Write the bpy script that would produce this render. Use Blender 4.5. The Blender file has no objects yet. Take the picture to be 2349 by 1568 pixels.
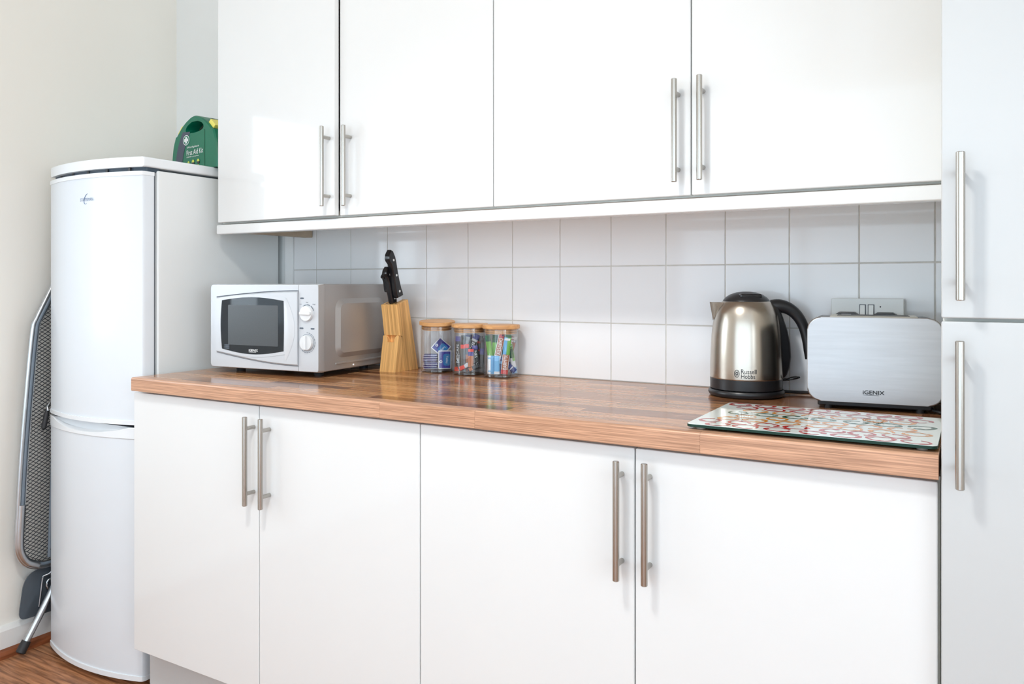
import bpy, bmesh, math, random
from mathutils import Vector, Matrix

S = bpy.context.scene
C = S.collection
random.seed(7)
PI = math.pi
R = math.radians

# ------------------------------------------------------------------ camera
F_PX = 1811.5
cam_d = bpy.data.cameras.new('camera')
cam = bpy.data.objects.new('camera', cam_d)
C.objects.link(cam)
cam.location = (0.0771, -1.9422, 1.1608)
cam.rotation_euler = (PI / 2, 0, 0.53154)
cam_d.sensor_width = 36
cam_d.lens = F_PX / 2349 * 36
cam_d.shift_y = (650.92 - 784.0) / 2349
cam_d.clip_start = 0.05
S.camera = cam

# ------------------------------------------------------------------ world, lights, exposure
W = bpy.data.worlds.new('sky')
S.world = W
W.use_nodes = True
bg = W.node_tree.nodes['Background']
bg.inputs[0].default_value = (0.80, 0.90, 1.0, 1)
bg.inputs[1].default_value = 2.0

def area(name, loc, rot, sx, sy, power, color):
    d = bpy.data.lights.new(name, 'AREA')
    d.shape = 'RECTANGLE'
    d.size, d.size_y = sx, sy
    d.energy = power
    d.color = color
    o = bpy.data.objects.new(name, d)
    C.objects.link(o)
    o.location = loc
    o.rotation_euler = rot
    return o

area('daylight_garden', (-0.05, -4.22, 1.27), (R(90), 0, 0), 4.0, 2.4, 30.5, (0.60, 0.81, 1.0))
area('fill_right', (2.24, -2.55, 1.45), (R(90), 0, R(90)), 2.3, 1.7, 52, (0.80, 0.91, 1.0))  # unseen fill light, added to lift the left wall and fridge side
area('daylight_side', (-2.80, -1.34, 1.42), (R(90), 0, R(-90)), 0.96, 1.02, 13, (0.80, 0.91, 1.0))
cl = bpy.data.lights.new('ceiling_bulb', 'SPOT')
cl.energy = 46
cl.color = (0.93, 0.97, 1.0)
cl.shadow_soft_size = 0.12
cl.spot_size = R(132)
cl.spot_blend = 0.5
clo = bpy.data.objects.new('ceiling_bulb', cl)
C.objects.link(clo)
clo.location = (-0.75, -1.60, 2.42)
gl = bpy.data.lights.new('lamp_glow', 'POINT')
gl.energy = 11
gl.color = (1.0, 0.91, 0.76)
gl.shadow_soft_size = 0.10
glo = bpy.data.objects.new('lamp_glow', gl)
C.objects.link(glo)
glo.location = (-0.75, -1.60, 2.36)

vs = S.view_settings
vs.view_transform = 'Standard'
vs.look = 'None'
vs.exposure = 0.27
vs.gamma = 1.0
vs.use_curve_mapping = False
S.cycles.max_bounces = 10
S.cycles.diffuse_bounces = 6
S.cycles.glossy_bounces = 5
S.cycles.transparent_max_bounces = 24
S.cycles.caustics_reflective = False
S.cycles.caustics_refractive = False

# ------------------------------------------------------------------ materials
def srgb(r, g, b):
    f = lambda c: (c / 255 / 12.92) if c / 255 <= 0.04045 else ((c / 255 + 0.055) / 1.055) ** 2.4
    return (f(r), f(g), f(b), 1)

def mat(name, col, rough=0.5, metal=0.0, noise=0.03, scale=20, bump=0.0, bscale=200, coat=0.0, spec=0.5, stretch=None, aniso=0, per=False):
    m = bpy.data.materials.new(name)
    m.use_nodes = True
    nt = m.node_tree
    b = nt.nodes['Principled BSDF']
    b.inputs['Roughness'].default_value = rough
    b.inputs['Metallic'].default_value = metal
    b.inputs['Specular IOR Level'].default_value = spec
    if coat:
        b.inputs['Coat Weight'].default_value = coat
        b.inputs['Coat Roughness'].default_value = 0.04
    if aniso:
        b.inputs['Anisotropic'].default_value = aniso
    tc = nt.nodes.new('ShaderNodeTexCoord')
    mp = nt.nodes.new('ShaderNodeMapping')
    if stretch:
        mp.inputs['Scale'].default_value = stretch
    if per:        # every piece gets its own cut of the pattern
        oi = nt.nodes.new('ShaderNodeObjectInfo')
        va = nt.nodes.new('ShaderNodeVectorMath'); va.operation = 'ADD'
        vm = nt.nodes.new('ShaderNodeVectorMath'); vm.operation = 'SCALE'
        vm.inputs[0].default_value = (31, 17, 23)
        nt.links.new(oi.outputs['Random'], vm.inputs['Scale'])
        nt.links.new(tc.outputs['Object'], va.inputs[0]); nt.links.new(vm.outputs[0], va.inputs[1])
        nt.links.new(va.outputs[0], mp.inputs[0])
    else:
        nt.links.new(tc.outputs['Object'], mp.inputs[0])
    n = nt.nodes.new('ShaderNodeTexNoise')
    n.inputs['Scale'].default_value = scale
    n.inputs['Detail'].default_value = 5
    nt.links.new(mp.outputs[0], n.inputs['Vector'])
    mx = nt.nodes.new('ShaderNodeMix')
    mx.data_type = 'RGBA'
    mx.inputs[6].default_value = [max(0, c * (1 - noise)) for c in col[:3]] + [1]
    mx.inputs[7].default_value = [min(1, c * (1 + noise)) for c in col[:3]] + [1]
    nt.links.new(n.outputs[0], mx.inputs[0])
    nt.links.new(mx.outputs[2], b.inputs['Base Color'])
    if bump:
        n2 = nt.nodes.new('ShaderNodeTexNoise')
        n2.inputs['Scale'].default_value = bscale
        n2.inputs['Detail'].default_value = 4
        nt.links.new(mp.outputs[0], n2.inputs['Vector'])
        bp = nt.nodes.new('ShaderNodeBump')
        bp.inputs['Strength'].default_value = bump
        bp.inputs['Distance'].default_value = 0.002
        nt.links.new(n2.outputs[0], bp.inputs['Height'])
        nt.links.new(bp.outputs[0], b.inputs['Normal'])
    return m

def wood(name, cols, rough=0.35, grain=(3.0, 60, 60), coat=0.0, dark=0.6, rings=0.0, tilt=0.0):
    """procedural timber: grain along object X, tone differs from piece to piece"""
    m = bpy.data.materials.new(name)
    m.use_nodes = True
    nt = m.node_tree
    L = nt.links.new
    N = nt.nodes.new
    b = nt.nodes['Principled BSDF']
    b.inputs['Roughness'].default_value = rough
    b.inputs['Specular IOR Level'].default_value = 0.36
    if coat:
        b.inputs['Coat Weight'].default_value = coat
        b.inputs['Coat Roughness'].default_value = 0.12
    tc = N('ShaderNodeTexCoord')
    oi = N('ShaderNodeObjectInfo')
    mul = N('ShaderNodeVectorMath'); mul.operation = 'SCALE'
    L(oi.outputs['Random'], mul.inputs['Scale'])
    mul.inputs[0].default_value = (37.0, 11.0, 5.0)
    add = N('ShaderNodeVectorMath'); add.operation = 'ADD'
    L(tc.outputs['Object'], add.inputs[0]); L(mul.outputs[0], add.inputs[1])
    mp = N('ShaderNodeMapping')
    mp.inputs['Scale'].default_value = grain
    if tilt:
        pre = N('ShaderNodeMapping')
        pre.inputs['Rotation'].default_value = (tilt, 0, 0)
        L(add.outputs[0], pre.inputs[0]); L(pre.outputs[0], mp.inputs[0])
    else:
        L(add.outputs[0], mp.inputs[0])
    n1 = N('ShaderNodeTexNoise'); n1.inputs['Scale'].default_value = 1.6; n1.inputs['Detail'].default_value = 6
    n1.inputs['Distortion'].default_value = 0.6
    L(mp.outputs[0], n1.inputs['Vector'])
    rp = N('ShaderNodeValToRGB')
    e = rp.color_ramp.elements
    e[0].position, e[0].color = 0.0, cols[0]
    e[1].position, e[1].color = 1.0, cols[-1]
    for i, c in enumerate(cols[1:-1]):
        k = e.new((i + 1) / (len(cols) - 1)); k.color = c
    L(oi.outputs['Random'], rp.inputs[0])
    gr = N('ShaderNodeValToRGB')
    gr.color_ramp.elements[0].position = 0.36
    gr.color_ramp.elements[0].color = (dark, dark * 0.93, dark * 0.88, 1)
    gr.color_ramp.elements[1].position = 0.66
    gr.color_ramp.elements[1].color = (1.1, 1.1, 1.1, 1)
    L(n1.outputs[0], gr.inputs[0])
    mx = N('ShaderNodeMix'); mx.data_type = 'RGBA'; mx.blend_type = 'MULTIPLY'; mx.inputs[0].default_value = 1
    L(rp.outputs[0], mx.inputs[6]); L(gr.outputs[0], mx.inputs[7])
    out = mx.outputs[2]
    if rings:
        wv = N('ShaderNodeTexWave'); wv.wave_type = 'BANDS'; wv.bands_direction = 'Y'
        wv.inputs['Scale'].default_value = rings
        wv.inputs['Distortion'].default_value = 3.0
        wv.inputs['Detail'].default_value = 2
        wv.inputs['Detail Scale'].default_value = 0.6
        mp2 = N('ShaderNodeMapping'); mp2.inputs['Scale'].default_value = (0.18, 1, 1)
        L(add.outputs[0], mp2.inputs[0]); L(mp2.outputs[0], wv.inputs['Vector'])
        g2 = N('ShaderNodeValToRGB')
        g2.color_ramp.elements[0].position = 0.0; g2.color_ramp.elements[0].color = (0.72, 0.66, 0.6, 1)
        g2.color_ramp.elements[1].position = 0.35; g2.color_ramp.elements[1].color = (1, 1, 1, 1)
        L(wv.outputs[0], g2.inputs[0])
        m2 = N('ShaderNodeMix'); m2.data_type = 'RGBA'; m2.blend_type = 'MULTIPLY'; m2.inputs[0].default_value = 0.8
        L(out, m2.inputs[6]); L(g2.outputs[0], m2.inputs[7])
        out = m2.outputs[2]
    L(out, b.inputs['Base Color'])
    return m

def thin_glass(name, tint=(1, 1, 1, 1), refl=0.09, edge=0.55):
    m = bpy.data.materials.new(name)
    m.use_nodes = True
    nt = m.node_tree
    nt.nodes.remove(nt.nodes['Principled BSDF'])
    out = nt.nodes['Material Output']
    t = nt.nodes.new('ShaderNodeBsdfTransparent'); t.inputs[0].default_value = tint
    g = nt.nodes.new('ShaderNodeBsdfGlossy'); g.inputs['Roughness'].default_value = 0.02
    lw = nt.nodes.new('ShaderNodeLayerWeight'); lw.inputs[0].default_value = 0.25
    mr = nt.nodes.new('ShaderNodeMapRange')
    mr.inputs[3].default_value = refl; mr.inputs[4].default_value = edge
    nt.links.new(lw.outputs['Facing'], mr.inputs[0])
    mx = nt.nodes.new('ShaderNodeMixShader')
    nt.links.new(mr.outputs[0], mx.inputs[0])
    nt.links.new(t.outputs[0], mx.inputs[1]); nt.links.new(g.outputs[0], mx.inputs[2])
    nt.links.new(mx.outputs[0], out.inputs[0])
    return m

M = {}
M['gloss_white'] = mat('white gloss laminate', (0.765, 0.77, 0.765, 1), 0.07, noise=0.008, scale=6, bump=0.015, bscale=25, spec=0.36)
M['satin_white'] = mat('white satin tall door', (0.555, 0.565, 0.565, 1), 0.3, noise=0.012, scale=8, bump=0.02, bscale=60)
M['carcass'] = mat('carcass melamine', (0.74, 0.735, 0.68, 1), 0.5, noise=0.02)
M['wall'] = mat('painted plaster', (0.84, 0.815, 0.76, 1), 0.8, noise=0.02, scale=4, bump=0.12, bscale=60)
M['wall_b'] = mat('painted plaster back', (0.80, 0.815, 0.81, 1), 0.8, noise=0.02, scale=4, bump=0.1, bscale=60)
M['ceiling'] = mat('ceiling paint', (0.85, 0.85, 0.83, 1), 0.9)
M['skirt'] = mat('skirting paint', (0.80, 0.79, 0.77, 1), 0.45, noise=0.03, scale=14)
M['tile'] = mat('glazed tile', (0.855, 0.86, 0.875, 1), 0.07, noise=0.02, scale=5, bump=0.012, bscale=14, spec=0.42, per=True)
M['grout'] = mat('grout', (0.60, 0.58, 0.54, 1), 0.9, noise=0.25, scale=30)
M['strip'] = mat('tile edge strip', (0.86, 0.87, 0.87, 1), 0.4)
M['stave'] = wood('walnut block laminate', [srgb(128, 84, 58), srgb(180, 124, 84), srgb(212, 156, 108), srgb(152, 102, 72), srgb(220, 168, 122), srgb(194, 134, 92)], 0.15, (3.0, 75, 75), coat=0.0, dark=0.50)
M['edge'] = wood('walnut edge laminate', [srgb(200, 154, 124), srgb(206, 160, 130), srgb(194, 147, 116)], 0.32, (5, 120, 330), coat=0.05, dark=0.60)
M['core'] = mat('chipboard core', srgb(130, 92, 62), 0.8, noise=0.15, scale=120)
M['plank'] = wood('oak laminate plank', [srgb(196, 140, 100), srgb(182, 126, 88), srgb(206, 150, 108)], 0.4, (5, 60, 60), dark=0.5, rings=14)
M['floor_trim'] = wood('floor edge trim', [srgb(158, 92, 56), srgb(150, 86, 52)], 0.4, (30, 3, 30), dark=0.6)
M['steel'] = mat('brushed steel handle', (0.47, 0.445, 0.41, 1), 0.27, 1.0, noise=0.06, scale=60, stretch=(1, 1, 0.05))
M['fridge'] = mat('fridge enamel', (0.72, 0.755, 0.795, 1), 0.24, noise=0.006, bump=0.02, bscale=120, spec=0.3)
M['fridge_side'] = mat('fridge side enamel', (0.78, 0.80, 0.80, 1), 0.35, noise=0.01, bump=0.03, bscale=250)
M['fridge_trim'] = mat('fridge trim plastic', (0.80, 0.825, 0.85, 1), 0.25, noise=0.006)
M['gasket'] = mat('grey gasket', (0.12, 0.135, 0.155, 1), 0.7)
M['vent'] = mat('dark blue grey vent', (0.035, 0.055, 0.08, 1), 0.5)
M['logo_blue'] = mat('logo blue grey ink', srgb(104, 128, 160), 0.4)
M['ink'] = mat('black ink', (0.015, 0.015, 0.017, 1), 0.4)
M['ink_grey'] = mat('grey ink', srgb(88, 98, 110), 0.4)
M['ink_white'] = mat('white ink', (0.85, 0.86, 0.86, 1), 0.5)
M['kit_green'] = mat('green polypropylene', srgb(0, 108, 80), 0.38, noise=0.06, scale=8, bump=0.02, bscale=80)
M['kit_dark'] = mat('dark green polypropylene', srgb(0, 76, 48), 0.4, noise=0.08)
M['kit_grey'] = mat('slate grey label', srgb(66, 72, 88), 0.5)
M['yellow'] = mat('yellow clip', srgb(238, 226, 110), 0.4)
M['lime'] = mat('lime print', srgb(200, 212, 90), 0.5)
M['galv'] = mat('galvanised tube', (0.50, 0.52, 0.54, 1), 0.3, 1.0, noise=0.12, scale=40)
M['grey_paint'] = mat('grey enamel', srgb(112, 124, 136), 0.4, noise=0.05)
M['dark_grey'] = mat('dark grey sheet', srgb(88, 96, 104), 0.4, 0.4, noise=0.08)
M['mesh'] = mat('expanded mesh', srgb(70, 72, 76), 0.5, 0.3)
M['rubber'] = mat('black rubber', (0.018, 0.018, 0.02, 1), 0.55)
M['black'] = mat('black plastic', (0.016, 0.016, 0.018, 1), 0.33, noise=0.05)
M['black_gloss'] = mat('black glossy plastic', (0.012, 0.012, 0.014, 1), 0.15, noise=0.05)
M['mw_front'] = mat('silver plastic', (0.55, 0.57, 0.60, 1), 0.3, 0.15, noise=0.01, bump=0.01)
M['mw_shell'] = mat('grey metallic paint', (0.40, 0.385, 0.375, 1), 0.36, 0.45, noise=0.05, scale=500)
M['mw_knob'] = mat('knob silver', (0.70, 0.71, 0.72, 1), 0.3, 0.2)
M['mw_glass'] = mat('black oven glass', (0.012, 0.017, 0.022, 1), 0.04, noise=0.05, spec=0.4)
M['mw_screen'] = mat('perforated screen', (0.055, 0.062, 0.068, 1), 0.3, noise=0.15, scale=300)
M['block'] = wood('pine block', [srgb(240, 190, 124), srgb(244, 194, 130), srgb(236, 184, 116)], 0.45, (150, 75, 1.6), dark=0.66, tilt=R(-10.5))
M['block_rest'] = wood('pine rest', [srgb(242, 192, 126), srgb(238, 186, 118)], 0.45, (150, 75, 1.6), dark=0.66, tilt=R(8.8))
M['bamboo'] = wood('bamboo lid', [srgb(222, 170, 114), srgb(214, 160, 104), srgb(228, 178, 122)], 0.4, (5, 50, 50), dark=0.8)
M['blade'] = mat('blade steel', (0.6, 0.6, 0.6, 1), 0.2, 1.0)
M['rivet'] = mat('rivet', (0.85, 0.84, 0.82, 1), 0.3, 0.6)
M['jar_glass'] = thin_glass('jar acrylic', (0.975, 0.98, 0.985, 1), 0.035, 0.45)
M['jar_base'] = thin_glass('jar thick base', (0.86, 0.87, 0.88, 1), 0.12, 0.6)
M['silicone'] = thin_glass('silicone ring', (0.75, 0.70, 0.67, 1), 0.08, 0.4)
M['pane'] = thin_glass('window pane', (0.97, 0.98, 0.98, 1), 0.04, 0.4)
M['kettle'] = mat('brushed stainless', (0.50, 0.45, 0.39, 1), 0.25, 1.0, noise=0.08, scale=30, stretch=(1, 1, 0.06), aniso=0.0)
M['toaster'] = mat('scuffed stainless panel', (0.50, 0.505, 0.52, 1), 0.46, 0.8, noise=0.10, scale=22, bump=0.05, bscale=40, stretch=(0.5, 1, 6))
M['toaster_rim'] = mat('bronze rim', (0.30, 0.25, 0.22, 1), 0.35, 0.8)
M['board'] = mat('white printed glass', (0.74, 0.79, 0.76, 1), 0.03, noise=0.01, spec=0.85)
M['board_edge'] = mat('green glass edge', (0.012, 0.04, 0.028, 1), 0.35, spec=0.2)
M['pep_red'] = mat('red pepper print', srgb(190, 44, 40), 0.03, noise=0.2, scale=60, spec=0.85)
M['pep_orange'] = mat('orange pepper print', srgb(216, 138, 50), 0.03, noise=0.2, scale=60, spec=0.85)
M['pep_green'] = mat('green pepper print', srgb(44, 92, 60), 0.03, noise=0.2, scale=60, spec=0.85)
M['clear_foot'] = mat('clear rubber foot', (0.36, 0.31, 0.26, 1), 0.3)
M['socket'] = mat('socket white', (0.74, 0.76, 0.75, 1), 0.3, noise=0.02)
M['paper'] = mat('white paper', (0.82, 0.83, 0.84, 1), 0.5)
M['tea_blue'] = mat('deep blue foil', srgb(38, 36, 140), 0.3)
M['tea_light'] = mat('bright blue print', srgb(40, 120, 180), 0.35)
M['cof_black'] = mat('black sachet', (0.025, 0.024, 0.027, 1), 0.25, noise=0.2, scale=60)
M['cof_grey'] = mat('grey sachet', srgb(96, 96, 98), 0.3, noise=0.1)
M['cof_silver'] = mat('silver sachet', srgb(206, 206, 208), 0.3, noise=0.08)
M['cof_red'] = mat('red band', srgb(228, 68, 56), 0.35)
M['cof_purple'] = mat('purple band', srgb(66, 58, 140), 0.3)
M['cof_gold'] = mat('copper brown band', srgb(186, 112, 68), 0.3)
M['milk_brown'] = mat('brown print', srgb(166, 92, 52), 0.4)
M['milk_green'] = mat('leaf green print', srgb(120, 186, 84), 0.4, noise=0.15, scale=80)
M['milk_dgreen'] = mat('dark green print', srgb(38, 96, 66), 0.4)
M['milk_blue'] = mat('sky blue print', srgb(110, 182, 232), 0.4, noise=0.1, scale=60)
M['milk_dblue'] = mat('navy print', srgb(34, 62, 128), 0.35, noise=0.2, scale=60)
M['flag_red'] = mat('flag red', srgb(200, 52, 50), 0.4)
M['frame_white'] = mat('window frame white', (0.8, 0.8, 0.8, 1), 0.4)
M['lamp_glass'] = mat('lamp shade', (0.8, 0.78, 0.74, 1), 0.5)

# ------------------------------------------------------------------ mesh helpers
def nb():
    return bmesh.new()

def obj(name, bm, m, parent=None, smooth=None, kind=None, label=None):
    bmesh.ops.recalc_face_normals(bm, faces=bm.faces)
    me = bpy.data.meshes.new(name)
    bm.to_mesh(me)
    bm.free()
    me.materials.append(m)
    if smooth is not None:
        for p in me.polygons:
            p.use_smooth = True
        if smooth < 3:
            me.set_sharp_from_angle(angle=smooth)
    o = bpy.data.objects.new(name, me)
    C.objects.link(o)
    if smooth is not None and smooth < 1 and len(me.polygons) < 4000:
        wn_ = o.modifiers.new('weighted', 'WEIGHTED_NORMAL')
        wn_.keep_sharp = True
    if parent:
        o.parent = parent
    if kind:
        o['kind'] = kind
    if label:
        o['label'] = label
    return o

def box(bm, x0, x1, y0, y1, z0, z1, bev=0.0, seg=2, M4=None):
    r = bmesh.ops.create_cube(bm, size=1.0)
    vs_ = r['verts']
    for v in vs_:
        v.co = Vector((x0 + (v.co.x + .5) * (x1 - x0), y0 + (v.co.y + .5) * (y1 - y0), z0 + (v.co.z + .5) * (z1 - z0)))
    geo = vs_
    if bev:
        es = list({e for v in vs_ for e in v.link_edges})
        rr = bmesh.ops.bevel(bm, geom=es, offset=bev, segments=seg, affect='EDGES', profile=0.5)
        geo = list({v for f in rr['faces'] for v in f.verts} | {v for v in vs_ if v.is_valid})
    if M4:
        for v in geo:
            v.co = M4 @ v.co
    return bm

def cyl(bm, p0, p1, r0, r1=None, seg=16, caps=True):
    p0, p1 = Vector(p0), Vector(p1)
    r1 = r0 if r1 is None else r1
    d = (p1 - p0)
    q = d.to_track_quat('Z', 'Y').to_matrix()
    a, b = [], []
    for i in range(seg):
        t = 2 * PI * i / seg
        v = Vector((math.cos(t), math.sin(t), 0))
        a.append(bm.verts.new(p0 + q @ (v * r0)))
        b.append(bm.verts.new(p1 + q @ (v * r1)))
    for i in range(seg):
        j = (i + 1) % seg
        bm.faces.new((a[i], a[j], b[j], b[i]))
    if caps:
        bm.faces.new(a[::-1])
        bm.faces.new(b)
    return bm

def tube(bm, pts, r, seg=10, flat=1.0, closed=False, up=None):
    """round (or flattened) bar along a polyline; r is a number or one per point"""
    pts = [Vector(p) for p in pts]
    n = len(pts)
    rings = []
    for i, p in enumerate(pts):
        if closed:
            t = (pts[(i + 1) % n] - pts[i - 1]).normalized()
        else:
            t = (pts[min(i + 1, n - 1)] - pts[max(i - 1, 0)]).normalized()
        u = Vector(up) if up else Vector((0, 0, 1))
        if abs(t.dot(u)) > 0.97:
            u = Vector((1, 0, 0)) if abs(t.x) < 0.9 else Vector((0, 1, 0))
        s = t.cross(u).normalized()
        w = s.cross(t).normalized()
        rr = r[i] if isinstance(r, (list, tuple)) else r
        rings.append([bm.verts.new(p + s * (math.cos(2 * PI * k / seg) * rr * flat) + w * (math.sin(2 * PI * k / seg) * rr)) for k in range(seg)])
    rng = range(n) if closed else range(n - 1)
    for i in rng:
        a, b = rings[i], rings[(i + 1) % n]
        for k in range(seg):
            l = (k + 1) % seg
            bm.faces.new((a[k], a[l], b[l], b[k]))
    if not closed:
        bm.faces.new(rings[0][::-1])
        bm.faces.new(rings[-1])
    return bm

def smooth_path(pts, n=6, closed=False):
    P = [Vector(p) for p in pts]
    m_ = len(P)
    out = []
    for i in range(m_ if closed else m_ - 1):
        p1, p2 = P[i], P[(i + 1) % m_]
        p0 = P[i - 1] if (closed or i > 0) else p1 * 2 - p2
        p3 = P[(i + 2) % m_] if (closed or i + 2 < m_) else p2 * 2 - p1
        for k in range(n):
            t = k / n
            out.append(.5 * ((2 * p1) + (p2 - p0) * t + (2 * p0 - 5 * p1 + 4 * p2 - p3) * t * t + (3 * p1 - p0 - 3 * p2 + p3) * t ** 3))
    if not closed:
        out.append(P[-1])
    return [tuple(p) for p in out]

def lathe(bm, prof, seg=40, cx=0, cy=0, close=True):
    rings = []
    for r, z in prof:
        if r < 1e-6:
            rings.append([bm.verts.new((cx, cy, z))])
        else:
            rings.append([bm.verts.new((cx + r * math.cos(2 * PI * k / seg), cy + r * math.sin(2 * PI * k / seg), z)) for k in range(seg)])
    for a, b in zip(rings[:-1], rings[1:]):
        for k in range(seg):
            l = (k + 1) % seg
            if len(a) == 1 and len(b) == 1:
                continue
            if len(a) == 1:
                bm.faces.new((a[0], b[l], b[k]))
            elif len(b) == 1:
                bm.faces.new((a[k], a[l], b[0]))
            else:
                bm.faces.new((a[k], a[l], b[l], b[k]))
    return bm

def prism(bm, poly, axis, a, b, bev=0.0, seg=2):
    """extrude a 2-D outline along an axis: axis x -> (y,z), y -> (x,z), z -> (x,y)"""
    def P(u, v, w):
        return {'x': (w, u, v), 'y': (u, w, v), 'z': (u, v, w)}[axis]
    A = [bm.verts.new(P(u, v, a)) for u, v in poly]
    B = [bm.verts.new(P(u, v, b)) for u, v in poly]
    n = len(poly)
    fs = [bm.faces.new(A), bm.faces.new(B[::-1])]
    for i in range(n):
        j = (i + 1) % n
        fs.append(bm.faces.new((A[i], B[i], B[j], A[j])))
    if bev:
        es = list(fs[0].edges) + list(fs[1].edges)
        bmesh.ops.bevel(bm, geom=es, offset=bev, segments=seg, affect='EDGES', profile=0.5)
    return bm

def rrect(x0, x1, y0, y1, r, n=6):
    pts = []
    for cx_, cy_, a0 in ((x1 - r, y1 - r, 0), (x0 + r, y1 - r, 90), (x0 + r, y0 + r, 180), (x1 - r, y0 + r, 270)):
        for i in range(n + 1):
            a = R(a0 + 90 * i / n)
            pts.append((cx_ + r * math.cos(a), cy_ + r * math.sin(a)))
    return pts

def ring_strip(bm, outer, inner, fn):
    """flat strip between two outlines of equal length; fn maps (u,v)->xyz"""
    A = [bm.verts.new(fn(*p)) for p in outer]
    B = [bm.verts.new(fn(*p)) for p in inner]
    n = len(A)
    for i in range(n):
        j = (i + 1) % n
        bm.faces.new((A[i], A[j], B[j], B[i]))
    return bm

def thing(name, label, cat, loc=(0, 0, 0), rotz=0, group=None, rot=None):
    o = bpy.data.objects.new(name, None)
    C.objects.link(o)
    o.empty_display_size = 0.05
    o.location = loc
    o.rotation_euler = rot if rot else (0, 0, rotz)
    o['label'] = label
    o['category'] = cat
    if group:
        o['group'] = group
    return o

def tag(o, label, cat, group=None):
    o['label'] = label
    o['category'] = cat
    if group:
        o['group'] = group
    return o

def at(bm, loc):
    """geometry written in room coordinates, moved into a thing's own frame"""
    bmesh.ops.translate(bm, vec=-Vector(loc), verts=bm.verts)
    return bm

def text(name, body, w, h, m, parent, mtx, shear=0, offset=0.0, wrap=None):
    cu = bpy.data.curves.new('t', 'FONT')
    cu.body = body
    cu.size = 1
    cu.resolution_u = 3
    cu.offset = offset
    cu.shear = shear
    o = bpy.data.objects.new('t', cu)
    C.objects.link(o)
    dg = bpy.context.evaluated_depsgraph_get()
    me = bpy.data.meshes.new_from_object(o.evaluated_get(dg))
    bpy.data.objects.remove(o)
    bpy.data.curves.remove(cu)
    xs = [v.co.x for v in me.vertices]; ys = [v.co.y for v in me.vertices]
    x0, x1, y0, y1 = min(xs), max(xs), min(ys), max(ys)
    for v in me.vertices:
        p = Vector(((v.co.x - (x0 + x1) / 2) / (x1 - x0) * w, (v.co.y - (y0 + y1) / 2) / (y1 - y0) * h, 0))
        v.co = wrap(p) if wrap else mtx @ p
    me.materials.clear()
    me.materials.append(m)
    me.name = name
    t = bpy.data.objects.new(name, me)
    C.objects.link(t)
    t.parent = parent
    return t

def face_y(x, y, z, ang=0):
    """matrix that stands text up, facing -Y"""
    return Matrix.Translation((x, y, z)) @ Matrix.Rotation(R(ang), 4, 'Z') @ Matrix.Rotation(R(90), 4, 'X')

def struct(name, bm, m, parent=None, smooth=None):
    o = obj(name, bm, m, parent, smooth)
    if not parent:
        o['kind'] = 'structure'
    return o

# ================================================================== THE ROOM
XL, XR, YF, ZC = -2.5525, 2.0, -4.0, 2.6
# back wall with tiles
wall_back = struct('wall_back', box(nb(), XL - .1, XR + .1, .006, .12, 0, ZC), M['wall_b'])
struct('grout', box(nb(), -1.927, .034, .0015, .0055, .904, 1.345), M['grout'], wall_back)
TP, TG = .152, .0026
def tile_mesh(w, h):
    b = box(nb(), TG / 2, w - TG / 2, 0, .0055, TG / 2, h - TG / 2, .0013, 2)
    return b
full = None
for row in range(3):
    h = TP if row < 2 else .1365
    for i in range(-13, 1):
        x0 = i * TP
        w = TP
        if i == -13:
            x0, w = -1.927, -1.824 + 1.927
        if i == 0:
            w = .034
        if full is not None and row < 2 and -13 < i < 0:
            t = bpy.data.objects.new('tile', full)
            C.objects.link(t); t.parent = wall_back
        else:
            t = obj('tile', tile_mesh(w, h), M['tile'], wall_back)
            if row == 0 and i == -12:
                full = t.data
        t.location = (x0, 0, .904 + row * TP)
        t.rotation_euler = (R(random.uniform(-.12, .12)), 0, R(random.uniform(-.12, .12)))
struct('trim_2', box(nb(), -1.964, -1.9275, -.006, .006, 0.0, 1.343, .002), M['strip'])

# left wall with the side window (behind the camera's left)
wl = nb()
WY0, WY1, WZ0, WZ1 = -1.80, -0.88, .92, 1.92
box(wl, XL - .1, XL, WY1, .006, 0, ZC)
box(wl, XL - .1, XL, YF, WY0, 0, ZC)
box(wl, XL - .1, XL, WY0, WY1, 0, WZ0)
box(wl, XL - .1, XL, WY0, WY1, WZ1, ZC)
struct('wall_left', wl, M['wall'])
def window(name, axis, a0, a1, z0, z1, d, nm):
    fr = nb()
    w = .05
    def bb(p0, p1, q0, q1, dd=.05):
        if axis == 'x':
            box(fr, p0, p1, d - dd / 2, d + dd / 2, q0, q1, .004, 1)
        else:
            box(fr, d - dd / 2, d + dd / 2, p0, p1, q0, q1, .004, 1)
    bb(a0, a1, z0, z0 + w); bb(a0, a1, z1 - w, z1)
    bb(a0, a0 + w, z0 + w, z1 - w); bb(a1 - w, a1, z0 + w, z1 - w)
    for k in range(1, nm):
        c = a0 + (a1 - a0) * k / nm
        bb(c - .03, c + .03, z0 + w, z1 - w)
    f = struct(name, fr, M['frame_white'])
    for k in range(nm):
        c0 = a0 + (a1 - a0) * k / nm + .03; c1 = a0 + (a1 - a0) * (k + 1) / nm - .03
        p = nb()
        if axis == 'x':
            box(p, c0, c1, d - .003, d + .003, z0 + w, z1 - w)
        else:
            box(p, d - .003, d + .003, c0, c1, z0 + w, z1 - w)
        obj('pane', p, M['pane'], f)
window('window_2', 'y', WY0, WY1, WZ0, WZ1, XL - .05, 2)
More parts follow.
